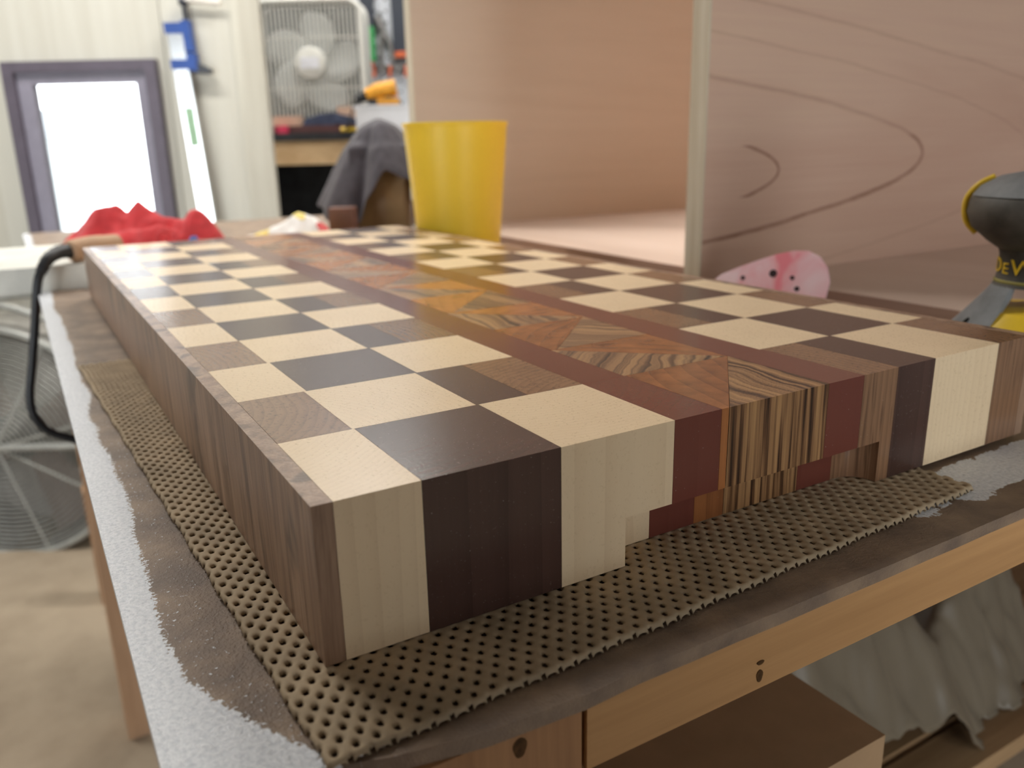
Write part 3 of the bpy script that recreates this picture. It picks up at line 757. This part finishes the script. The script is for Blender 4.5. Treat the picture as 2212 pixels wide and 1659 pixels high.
# ---- corded tool: dusty tan handle, black strain relief, hanging cord
TANP = plain('dusty_tan_plastic', (196,160,128), 0.6, 0.3, var=0.05)
BLK = plain('black_plastic', (34,36,40), 0.45, 0.5, var=0.1)
ct = thing('corded_tool', (1.5, 15.9, zc), 'tan tool handle with a hanging black power cord at the slab edge', 'power tool')
tube('handle', smoothpath([(2.2,16.25,-0.21), (1.85,16.05,-0.20), (1.5,15.85,-0.20), (1.24,15.72,-0.22)], 4), [0.24]*4+[0.25]*4+[0.235]*4+[0.19], TANP, ct, 16)
P = smoothpath([(1.27,15.74,-0.21), (1.05,15.55,-0.20), (0.82,15.30,-0.30), (0.66,15.16,-0.52)], 5)
tube('strain_relief', P, [0.15-0.05*i/(len(P)-1) + (0.012 if i % 2 else 0) for i in range(len(P))], BLK, ct, 12)
P = smoothpath([(0.68,15.17,-0.48), (0.58,15.12,-0.68), (0.49,15.1,-1.05), (0.39,15.1,-1.55), (0.23,15.1,-2.28), (0.07,15.1,-3.0), (0.09,15.1,-3.45), (0.30,15.1,-3.80), (0.72,15.1,-4.06), (1.5,15.2,-4.6), (2.2,15.4,-6.0), (2.6,15.5,-7.2), (3.0,15.6,ZS+0.12), (4.5,15.8,ZS+0.12)], 8)
tube('cord', P, 0.085, BLK, ct, 10)
# blue clip peeking over the board's back edge
bm = bmesh.new(); add_prism(bm, [(3.45,16.0),(3.95,15.75),(3.98,15.95),(3.5,16.2)], zc, zc+0.10)
add_prism(bm, [(3.55,zc+0.10),(3.92,zc+0.10),(3.80,zc+0.36),(3.70,zc+0.36)], 15.85, 16.0, lambda a,b,c: (a,c,b)); bevel(bm, 0.02, 1)
tag(finish(bm, 'blue_clip', plain('blue_plastic', (70,120,200), 0.5), None), 'small bright blue clip in front of the red cloth', 'clip')
# ---- carton under a grey cloth, brown block, printed bag, white jar: far end of the bench
CARD = plain('carton_card', (156,130,96), 0.8, 0.2, var=0.08, scale=30)
ft = 28.0
cx_ = thing('carton', R(-4.1, ft, ZT), 'upright tan cardboard carton under the dark grey cloth', 'box')
box('body', -4.95, -3.32, ft-0.8, ft+0.8, ZT, 1.70, CARD, cx_, 0.03, room=True)
box('tape', -4.40, -3.95, ft-0.815, ft-0.8, ZT, 1.60, plain('packing_tape', (140,112,78), 0.4), cx_, room=True)
tag(box('wood_block', -5.42, -4.68, ft-2.7, ft-1.95, ZT, 0.0, plain('dark_brown_wood', (110,74,62), 0.6), None, 0.04, room=True), 'dark brown wooden block left of the tan carton', 'block')
def draped():
    bm = bmesh.new(); NA, NS = 96, 26; cr, cf, zt = -4.12, ft, 2.62
    rings = []
    def hem(a):        # a measured from the camera side, positive to the right
        d = math.degrees(a)
        K = [(-180,-0.3), (-110,0.35), (-75,-0.1), (-48,-0.55), (-25,-0.75), (-8,0.25), (12,1.05), (35,0.75), (60,0.25), (85,-0.05), (110,0.2), (150,-0.2), (180,-0.3)]
        for (d0,h0), (d1,h1) in zip(K[:-1], K[1:]):
            if d0 <= d <= d1:
                t = (d-d0)/(d1-d0); t = t*t*(3-2*t); return h0+(h1-h0)*t
        return -0.3
    for s in range(NS+1):
        t = s/NS; ring = []
        for k in range(NA):
            a = -math.pi + 2*math.pi*k/NA; d = math.degrees(a)
            side = math.exp(-((d+75)/40)**2)*0.50 + math.exp(-((d-80)/40)**2)*0.35
            hz = hem(a)
            z = zt - (zt-hz)*t**1.25 if t > 0 else zt
            sq = 1/max(abs(math.cos(a)), abs(math.sin(a)))
            rad = 0.34*min(1, t*7)**0.7 + 1.30*max(0, t-0.06)**0.85 + side*t*1.0
            fold = 0.10*t*math.sin(7*a+1.2+0.8*math.sin(2*a)) + 0.06*t*math.sin(13*a+2) + 0.06*t*fbm(a*2, t*3, 2)
            if z < 1.78: rad = max(0.85*sq, rad)
            rad += fold*(1 if z < 2.4 else 0.3) + (0.05 if z < 1.78 else 0)
            p = R(cr + rad*math.sin(a), cf - rad*math.cos(a), z + 0.05*fbm(a*3, t*4, 7)*min(1,t*3)); ring.append(bm.verts.new(p))
        rings.append(ring)
    for s in range(NS):
        for k in range(NA): bm.faces.new((rings[s][k], rings[s][(k+1)%NA], rings[s+1][(k+1)%NA], rings[s+1][k]))
    bmesh.ops.remove_doubles(bm, verts=bm.verts, dist=1e-4)
    o = finish(bm, 'grey_cloth', GREYC, None, True)
    m = o.modifiers.new('smooth', 'SUBSURF'); m.levels = 1; m.render_levels = 1
    m = o.modifiers.new('thick', 'SOLIDIFY'); m.thickness = 0.03*S; m.offset = 1
    return tag(o, 'dark grey cloth draped over the tan carton beside the yellow cup', 'cloth')
draped()
def bagprint():
    s = NT('bag_print', 0.5, 0.4); v = s.coord(); a = s.noise(v, 14, 2, 0.4, 0.6)
    s.col(s.ramp(a, [(0.0, lin((236,214,120))), (0.47, lin((238,236,232))), (0.56, lin((240,238,234))), (0.60, lin((206,60,60))), (0.66, lin((222,200,110)))], 'CONSTANT')); return s.m
pb = ridge_cloth('printed_bag', [[(5.6,20.7,0.15), (6.6,20.1,0.55), (7.3,19.7,0.95), (7.6,19.5,0.85)], [(5.3,20.6,0.2), (6.5,19.6,0.3)]], 4.9, 8.1, 18.6, 21.6, ZT, bagprint(), slope=1.1, wr=0.03)
tag(pb, 'crumpled yellow, white and red printed bag behind the board', 'bag')
jr = thing('white_jar', R(-2.50, 25.5, ZT), 'small white jar with brown label between carton and yellow cup', 'jar')
c_ = R(-2.50, 25.5, 0)
lathe('body', [(0,ZT), (0.40,ZT), (0.42,ZT+0.05), (0.42,0.55), (0.36,0.66), (0,0.66)], c_[0], c_[1], plain('white_plastic', (232,230,220), 0.4), jr, 28)
lathe('label', [(0.425,-0.55), (0.43,-0.55), (0.43,0.20), (0.425,0.20)], c_[0], c_[1], plain('brown_label', (96,70,60), 0.6), jr, 28, closed_prof=True)

# ================================================================== UNDER THE BENCH
TOTE = plain('tote_plastic', (166,136,104), 0.4, 0.5, var=0.04)
tt = thing('storage_tote', (3.6, 2.5, ZS), 'brown lidded storage tote on the plank shelf under the bench', 'storage box')
bm = bmesh.new(); add_box(bm, 2.0, 6.15, 0.15, 4.6, ZS, -3.9); bevel(bm, 0.35, 4); finish(bm, 'tub', plain('tote_clear', (186,176,160), 0.35, 0.5), tt, True, 40)
bm = bmesh.new(); add_box(bm, 1.85, 6.38, 0.0, 4.75, -4.05, -3.5); bevel(bm, 0.26, 5); finish(bm, 'lid', TOTE, tt, True, 40)
BAGM = NT('thin_plastic', 0.45, 0.4); BAGM.col(lin((128,116,98))); BAGM.b.inputs['Transmission Weight'].default_value = 0.15
bg_ = ridge_cloth('plastic_bag', [
    [(7.2,3.9,4.9), (8.6,3.6,4.3), (10.2,3.4,3.4), (11.4,3.1,2.6)],
    [(11.4,3.1,2.6), (11.9,2.7,1.2), (12.3,2.3,0.2)],
    [(11.4,3.4,2.4), (12.8,3.3,1.3), (14.2,3.9,2.2), (15.5,4.6,3.0)],
    [(8.2,2.9,2.2), (9.4,2.8,1.6), (10.6,2.6,0.6)]], 6.5, 16.0, 2.15, 6.4, ZS, BAGM.m, slope=1.9, nx=80, ny=46, wr=0.12, rnd_=0.03, wf=1.3)
tag(bg_, 'crumpled translucent plastic bag on the shelf beside the storage tote', 'bag')

# ================================================================== AGAINST THE WALLS
ALU = NT('aluminium', 0.22, 0.5, 1.0); ALU.col((0.86, 0.87, 0.88, 1)); ALU = ALU.m
BLUEP = plain('blue_enamel', (40,76,150), 0.4, 0.5, var=0.06)
STEEL = plain('black_steel', (44,46,54), 0.4, 0.5, var=0.1)
# ---- bar clamp leaning on the board wall
bc = thing('bar_clamp', R(-15.6, 46.4, ZF), 'aluminium bar clamp with blue jaws leaning against the pale board wall', 'clamp')
TOP = (-17.55, 47.62, 8.15); BOT = (-15.62, 46.2, ZF)
def along(t, dr=0.0, df=0.0):
    return tuple(TOP[i] + (BOT[i]-TOP[i])*t for i in range(3))
def clamp_box(name, t0, t1, r0, r1, f0, f1, m, parent=bc, bev=0.04):
    bm = bmesh.new(); P0, P1 = along(t0), along(t1)
    lo = [bm.verts.new(R(P1[0]+a, P1[1]+b, P1[2])) for a, b in ((r0,f0),(r1,f0),(r1,f1),(r0,f1))]
    hi = [bm.verts.new(R(P0[0]+a, P0[1]+b, P0[2])) for a, b in ((r0,f0),(r1,f0),(r1,f1),(r0,f1))]
    bm.faces.new(lo[::-1]); bm.faces.new(hi)
    for i in range(4): bm.faces.new((lo[i], lo[(i+1)%4], hi[(i+1)%4], hi[i]))
    if bev: bevel(bm, bev, 1)
    return finish(bm, name, m, parent)
clamp_box('bar', 0.0, 1.0, -0.40, 0.40, -0.2, 0.2, ALU)
clamp_box('sticker', 0.150, 0.225, -0.18, 0.30, -0.215, -0.2, plain('green_sticker', (150,184,152), 0.6), bev=0)
hd = clamp_box('head', -0.008, 0.012, -0.50, 0.55, -0.3, 0.3, BLUEP)
clamp_box('screw_boss', -0.012, 0.045, 0.42, 0.85, -0.28, 0.28, BLUEP)
jw = clamp_box('sliding_jaw', 0.060, 0.078, -0.46, 0.80, -0.32, 0.32, BLUEP)
clamp_box('jaw_boss', 0.048, 0.082, 0.42, 0.90, -0.28, 0.28, BLUEP)
bm = bmesh.new(); p = along(0.078); add_prism(bm, [(0.6,0.0),(1.55,-0.05),(1.55,0.18),(1.1,0.42),(0.6,0.62)], -0.25, 0.25, lambda a,b,c: R(p[0]+a, p[1]+c, p[2]+b-0.2)); finish(bm, 'jaw_face', STEEL, bc)
P0, P1 = along(-0.045), along(0.06)
tube('screw', [R(P0[0]+0.66,P0[1],P0[2]), R(P1[0]+0.66,P1[1],P1[2])], 0.13, STEEL, bc)
tube('crank_hub', [R(P0[0]+0.45,P0[1],P0[2]+0.05), R(P0[0]+0.90,P0[1],P0[2]+0.05)], 0.2, STEEL, bc)
tube('crank_bar', [R(P0[0]+0.8,P0[1]-0.05,P0[2]+0.12), R(P0[0]+2.6,P0[1]-0.05,P0[2]-0.08)], 0.15, plain('white_steel', (220,214,204), 0.35), bc)

# ---- tool bay: bench, box fan, pegboard, tools
BBLK = plain('bench_black', (46,48,52), 0.5, 0.4, var=0.2, scale=20)
PINEB = plank_mat('bay_pine', (226,196,154), (206,172,128), 'X', 1.0, 0.55, knots=2.6, knotcol=(150,104,66))
ZQ = 3.05
bb = thing('tool_bench', R(-12, 72, ZF), 'pine-fronted tool bench with a black top under the box fan', 'workbench')
box('top', -23, 6, 67.6, 83, ZQ-0.6, ZQ, BBLK, bb, 0.05, room=True)
box('apron', -23, 6, 68.0, 68.5, 0.62, ZQ-0.6, PINEB, bb, 0.03, room=True)
box('back_panel', -23, 6, 80, 80.4, ZF, ZQ-0.6, BBLK, bb, room=True)
for r0 in (-22.8, 5.0): box('leg', r0, r0+0.9, 68.6, 70.4, ZF, ZQ-0.6, LEGM, bb, room=True)
box('end_panel', -23, -22.7, 70.4, 80, ZF, ZQ-0.6, BBLK, bb, room=True); box('shelf', -22.6, 5.8, 70.6, 80, -9.0, -8.6, BBLK, bb, room=True)
pg = thing('pegboard', R(-8, 83.6, ZQ), 'white perforated pegboard behind the box fan', 'pegboard')
s = NT('pegboard_white', 0.6, 0.3)
g = s.n('ShaderNodeTexCoord').outputs['Object']; rt = s.mapping(g, rot=(0,0,YAW), scale=(1/0.0508,)*3)
sp_ = s.n('ShaderNodeSeparateXYZ'); s.set(sp_.inputs[0], rt)
fx = s.math('SUBTRACT', s.math('FRACT', sp_.outputs[0]), 0.5); fz = s.math('SUBTRACT', s.math('FRACT', sp_.outputs[2]), 0.5)
dd_ = s.math('SQRT', s.math('ADD', s.math('MULTIPLY', fx, fx), s.math('MULTIPLY', fz, fz)))
s.col(s.mix(s.math('LESS_THAN', dd_, 0.13), lin((206,210,216)), lin((60,62,66))))
box('board', -22.8, 14, 83.4, 83.8, ZQ+0.3, 26, s.m, pg, room=True)
box('rail', -22.8, 14, 83.2, 83.4, ZQ, ZQ+0.7, plain('rail_grey', (180,184,190), 0.5), pg, room=True)
# hanging tools
def hang(name, label, cat, build):
    t = thing(name, R(*build[0]), label, cat, 'tools hanging on the pegboard')
    for part in build[1]:
        kind, nm, m = part[0], part[1], part[2]
        if kind == 'tube': tube(nm, [R(*q) for q in part[3]], part[4], m, t, 10)
        else: box(nm, *part[3], m, t, 0.05, 1, room=True)
    box('hook', build[0][0]-0.12, build[0][0]+0.12, 82.6, 83.4, build[0][2]-0.1, build[0][2]+0.15, STEEL, t, room=True)
DKN = plain('navy_black', (44,50,62), 0.5); GRN = plain('green_grip', (52,150,82), 0.5); ORNG = plain('orange_plastic', (214,104,60), 0.5); GYT = plain('tool_grey', (140,138,136), 0.4, metal=0.5)
hang('pry_bar', 'dark steel bar with a green grip hanging beside the box fan', 'hand tool', ((-12.75,83,14.6), [
    ('box','blade',DKN,(-13.3,-12.0,82.4,82.9,12.4,17.5)), ('box','grip',GRN,(-13.05,-12.05,82.3,82.95,9.6,12.6)), ('box','tip',ORNG,(-12.9,-12.3,82.4,82.9,9.2,9.6))]))
hang('pliers', 'grey pliers with splayed handles hanging on the pegboard', 'pliers', ((-11.5,83,13.7), [
    ('tube','jaw',GYT,[(-11.75,82.8,13.5),(-11.3,82.8,12.4)],0.38), ('tube','handle',GYT,[(-11.3,82.8,12.4),(-11.6,82.8,10.6),(-11.55,82.8,9.3)],0.22), ('tube','handle',GYT,[(-11.3,82.8,12.4),(-10.6,82.8,11.0),(-10.5,82.8,9.6)],0.25)]))
hang('hanging_tool', 'long black tool hanging on the pegboard next to the cabinet edge', 'hand tool', ((-9.4,83,14.8), [
    ('box','body',DKN,(-10.35,-8.45,82.3,82.9,10.4,17.5)), ('box','tip',ORNG,(-10.2,-8.3,82.3,82.9,9.9,10.4)), ('box','guide',plain('guide_grey', (150,154,160), 0.4),(-8.45,-8.2,82.4,82.9,10.6,17.5))]))
tg = thing('clamp_rack', R(-10.4, 83, 7.6), 'row of short grey hand clamps under the hanging tools', 'rack')
for k in range(6):
    tube('arm', [R(-12.3+k*0.75, 82.9, 9.2), R(-12.35+k*0.75, 82.7, 8.2+0.25*(k%2))], 0.16, GYT if k % 2 else ORNG, tg, 8)
box('bar', -12.8, -8.0, 82.9, 83.4, 9.0, 9.3, GYT, tg, room=True)

# ---- box fan
FANW = plain('fan_white', (214,214,208), 0.45, 0.5, var=0.03)
FANB = plain('fan_blade', (206,210,210), 0.5, 0.5, var=0.03)
fr_, fz_, ff_ = -15.55, 8.42, 72.0
fan = thing('box_fan', R(fr_, ff_, ZQ), 'white box fan with five blades standing on the tool bench', 'fan')
hw, hz_ = 4.25, 4.62
def rrect(w, rad, f, n=8):
    out = []; h = w + hz_ - hw
    for cx, cz, a0 in ((w-rad,h-rad,0), (-w+rad,h-rad,90), (-w+rad,-h+rad,180), (w-rad,-h+rad,270)):
        for k in range(n+1):
            a = math.radians(a0+90*k/n); out.append(R(fr_+cx+rad*math.cos(a), f, fz_+cz+rad*math.sin(a)))
    return out
tube('front_rim', rrect(hw, 1.1, ff_-1.4), 0.24, FANW, fan, 10, True)
tube('back_rim', rrect(hw, 1.1, ff_+1.0), 0.24, FANW, fan, 10, True)
bm = bmesh.new(); A = [bm.verts.new(p) for p in rrect(hw-0.02, 1.1, ff_-1.3)]; B = [bm.verts.new(p) for p in rrect(hw-0.02, 1.1, ff_+1.0)]
for i in range(len(A)): bm.faces.new((A[i], A[(i+1)%len(A)], B[(i+1)%len(A)], B[i]))
finish(bm, 'housing', plain('fan_housing', (150,154,156), 0.5, var=0.04), fan, True, 40)
hubf = lathe
bm = bmesh.new(); NB = 24
ring0 = []
for k in range(NB):
    a = 2*math.pi*k/NB
    ring0.append([bm.verts.new(R(fr_+rr*math.cos(a), f, fz_+rr*math.sin(a))) for rr, f in ((1.25,ff_-0.2), (1.25,ff_-1.45), (1.15,ff_-1.65), (0.85,ff_-1.72))])
for k in range(NB):
    A, B = ring0[k], ring0[(k+1)%NB]
    for i in range(3): bm.faces.new((A[i], B[i], B[i+1], A[i+1]))
bm.faces.new([q[3] for q in ring0]); bm.faces.new([q[0] for q in ring0][::-1])
finish(bm, 'hub', FANW, fan, True, 40)
bm = bmesh.new(); add_box(bm, fr_-0.72, fr_+0.72, ff_-1.78, ff_-1.70, fz_-0.42, fz_+0.42, R); finish(bm, 'badge', plain('badge_silver', (226,228,236), 0.3), fan)
for k in range(5):
    a = math.radians(2 + 72*k); bm = bmesh.new(); G_ = []
    for i in range(9):
        t = i/8; rr = 1.0 + 2.85*t; wdt = 0.55 + 0.95*math.sin(math.pi*min(1, 0.22+t*0.62)); wdt *= 1.0 if t < 0.85 else 1.0-2.2*(t-0.85)
        row = []
        for j in range(5):
            q = (j/4-0.5)*2*wdt; sweep = 0.5*t*t
            x = rr*math.cos(a) - (q+sweep)*math.sin(a); z = rr*math.sin(a) + (q+sweep)*math.cos(a)
            row.append(bm.verts.new(R(fr_+x, ff_-0.6 + 0.28*q/wdt*(1-0.3*t), fz_+z)))
        G_.append(row)
    for i in range(8):
        for j in range(4): bm.faces.new((G_[i][j], G_[i+1][j], G_[i+1][j+1], G_[i][j+1]))
    o = finish(bm, 'blade', FANB, fan, True); m = o.modifiers.new('thick', 'SOLIDIFY'); m.thickness = 0.06*S
first = None
for k in range(25):                                    # upright grille wires
    x = -hw+0.25 + (2*hw-0.5)*k/24
    hz = hz_-0.1 if abs(x) < hw-1.0 else hz_-0.1-0.35*(abs(x)-hw+1.0)
    p0, p1 = R(fr_+x, ff_-1.5, fz_-hz), R(fr_+x, ff_-1.5, fz_+hz)
    o = tube('grille_wire', [p0, p1], 0.065, FANW, fan, 6)
bm = bmesh.new(); add_box(bm, fr_-hw+0.1, fr_+hw-0.1, ff_+0.9, ff_+1.0, fz_-hz_+0.2, fz_+hz_-0.2, R); finish(bm, 'rear_panel', plain('fan_grille_grey', (112,118,120), 0.7), fan)  # grey backing stands in for the rear grille
for z in (-1.9, 1.9): tube('cross_wire', [R(fr_-hw+0.1, ff_-1.42, fz_+z), R(fr_+hw-0.1, ff_-1.42, fz_+z)], 0.06, FANW, fan, 6)
for x in (-3.2, 3.2): box('foot', fr_+x-0.5, fr_+x+0.5, ff_-1.9, ff_+1.6, ZQ, fz_-hz_+0.05, FANW, fan, 0.05, room=True)

# ---- clutter on the tool bench
OFFC = plank_mat('offcut_wood', (214,184,164), (196,162,140), 'X', 1.0, 0.6)
def offcut(r0, r1, f0, f1, z0, z1, label): return tag(box('offcut', r0, r1, f0, f1, z0, z1, OFFC, None, 0.03, room=True), label, 'offcut', 'wood offcuts on the tool bench')
tag(box('toolbox_tray', -18.6, -11.4, 68.5, 69.9, ZQ, ZQ+0.55, plain('maroon_tray', (92,58,58), 0.6), None, 0.06, room=True), 'flat maroon tray on the tool bench below the fan blades', 'tray')
offcut(-18.5, -16.3, 68.6, 69.8, ZQ+0.55, ZQ+1.30, 'pale wood offcut lying on the maroon tray')
offcut(-13.6, -11.4, 69.95, 70.3, ZQ, ZQ+2.0, 'tall pale wood offcut standing behind the dark glove')
gv = ridge_cloth('work_glove', [[(0,0,0.6),(1.2,0.05,0.9),(2.4,0.0,0.95),(3.4,0.05,0.7),(4.0,0.0,0.5)], [(2.2,-0.2,0.7),(3.9,-0.3,0.45)]], -0.3, 4.3, -0.6, 0.6, 0, fabric('navy_fabric', (44,50,70)), slope=2.2, nx=40, ny=20)
gv.location = W(*R(-14.0, 69.2, ZQ+0.57)); gv.rotation_euler = (0, 0, -YAW); tag(gv, 'dark navy work glove lying on the black bench top', 'glove')
rl = thing('tape_roll', R(-17.7, 68.1, ZQ), 'small pinkish red tape roll at the front of the tool bench', 'tape roll'); pr = R(-17.7, 68.15, 0)
lathe('roll', [(0.22,ZQ), (0.5,ZQ), (0.5,ZQ+0.55), (0.22,ZQ+0.55)], pr[0], pr[1], plain('pink_red', (214,60,96), 0.5), rl, 24, closed_prof=True)
tag(box('white_card', -19.2, -18.4, 67.9, 68.3, ZQ, ZQ+0.55, plain('card_white', (222,206,196), 0.6), None, 0.04, room=True), 'small whitish box left of the red tape roll', 'box')
tag(tube('yellow_pencil', [R(-13.0,67.75,ZQ+0.17), R(-11.6,68.0,ZQ+0.17)], 0.16, SYEL, None, 6), 'yellow pencil at the edge of the tool bench', 'pencil')
wbx = thing('white_bin', R(-8, 66, ZF), 'white plastic bin holding yellow power tools behind the grey cloth', 'bin')
WHT = plain('bin_white', (226,228,234), 0.5, var=0.02)
bm = bmesh.new(); add_box(bm, -11.2, -4.5, 64.6, 67.5, ZF, 4.85, R); bevel(bm, 0.08, 2); finish(bm, 'body', WHT, wbx, True, 40)
box('rim', -11.35, -4.35, 64.5, 67.55, 4.6, 4.85, WHT, wbx, 0.05, room=True)
dr = thing('cordless_drill', R(-9.6, 66, 4.85), 'orange-yellow and black power drill lying on the white bin', 'power tool')
ODY = plain('drill_yellow', (230,160,40), 0.45); 
tube('motor_housing', [R(-10.4,65.6,5.55), R(-9.6,65.6,5.85), R(-8.2,65.6,6.1)], [0.5,0.62,0.6], ODY, dr, 14)
tube('chuck', [R(-11.3,65.6,5.3), R(-10.4,65.6,5.55)], [0.25,0.42], BLK, dr, 12)
tube('handle', [R(-8.9,65.6,5.6), R(-8.7,65.5,5.2)], [0.45,0.34], BLK, dr, 12)
box('battery', -9.6, -8.0, 65.0, 66.2, 4.85, 5.35, ODY, dr, 0.08, room=True); box('trigger_grip', -10.3, -9.6, 65.1, 66.1, 4.85, 5.3, BLK, dr, 0.08, room=True)
tag(tube('black_cable', smoothpath([R(-12.6,67.72,ZQ+0.1), R(-12.2,67.75,ZQ+0.9), R(-11.7,67.7,ZQ+2.2), R(-11.0,66.9,4.95), R(-10.4,66.8,4.95)], 6), 0.09, BLK, None, 8), 'thin black cable running from the bench to the drill', 'cable')

# ---- drum fan on the floor, back left
GUARD = plain('guard_grey', (160,160,154), 0.4, 0.5, metal=0.3, var=0.08)
DRUM = plain('drum_grey', (150,147,140), 0.5, 0.4, var=0.1)
gr, gf, gz, gR = -27.0, 41.0, -12.9, 6.3
dfn = thing('drum_fan', R(gr, gf+2, ZF), 'large grey drum fan with a round wire guard on the floor', 'fan')
def circ(rad, f, n=56, z=gz): return [R(gr+rad*math.cos(2*math.pi*k/n), f, z+rad*math.sin(2*math.pi*k/n)) for k in range(n)]
bm = bmesh.new(); A = [bm.verts.new(p) for p in circ(gR, gf)]; B = [bm.verts.new(p) for p in circ(gR, gf+4.5)]; n = len(A)
for i in range(n): bm.faces.new((A[i], A[(i+1)%n], B[(i+1)%n], B[i]))
o = finish(bm, 'drum', DRUM, dfn, True, 40); m = o.modifiers.new('thick', 'SOLIDIFY'); m.thickness = 0.15*S
tube('rim', circ(gR, gf), 0.2, GUARD, dfn, 8, True)
for k in range(1, 24): tube('guard_ring', circ(gR*k/24, gf-0.35*math.cos(k/24*1.5), 40), 0.06, GUARD, dfn, 5, True)
for k in range(8):
    a = math.pi*(k/4+0.08); tube('guard_spoke', [R(gr, gf-0.4, gz), R(gr+gR*math.cos(a), gf-0.05, gz+gR*math.sin(a))], 0.09, GUARD, dfn, 6)
for k in range(4):
    a = math.pi/2*k+0.5; bm = bmesh.new()
    q = [(1.0,-0.5),(5.6,-1.6),(5.8,1.2),(1.0,0.6)]
    vs = [bm.verts.new(R(gr+x*math.cos(a)-y*math.sin(a), gf+2.2+0.4*y, gz+x*math.sin(a)+y*math.cos(a))) for x, y in q]; bm.faces.new(vs)
    o = finish(bm, 'blade', plain('blade_brown', (112,84,76), 0.5) if 'blade_brown' not in MATS else MATS['blade_brown'], dfn); m = o.modifiers.new('thick', 'SOLIDIFY'); m.thickness = 0.08*S
tube('motor', [R(gr,gf+1.4,gz), R(gr,gf+3.6,gz)], 1.3, STEEL, dfn, 20)
tube('mount_bar', [R(gr-gR,gf+4.3,gz-0.2), R(gr+gR,gf+4.3,gz-0.2)], 0.3, GUARD, dfn, 8)
tube('front_bar', [R(gr-gR,gf-0.35,gz), R(gr+gR,gf-0.35,gz)], 0.2, GUARD, dfn, 8)
for f in (gf+0.6, gf+4.0):
    tube('stand_hoop', smoothpath([R(gr-7.2,f,ZF+0.25), R(gr-6.9,f,gz), R(gr-5.2,f,gz+5.6), R(gr,f,gz+7.3), R(gr+2.8,f,gz+6.75), R(gr+5.2,f,gz+5.2), R(gr+6.9,f,gz), R(gr+7.2,f,ZF+0.25)], 6), 0.2, GUARD, dfn, 8)
for x in (-7.2, 7.2): tube('foot_bar', [R(gr+x,gf+0.2,ZF+0.22), R(gr+x,gf+4.5,ZF+0.22)], 0.22, GUARD, dfn, 8)
# low rear cover panel of the fan
bm = bmesh.new(); add_prism(bm, [(gr+(gR-0.2)*math.cos(2*math.pi*k/40), gz+(gR-0.2)*math.sin(2*math.pi*k/40)) for k in range(40)], gf+4.4, gf+4.5, lambda a,b,c: R(a,c,b)); finish(bm, 'rear_mesh', plain('rear_grey', (140,130,124), 0.6), dfn)
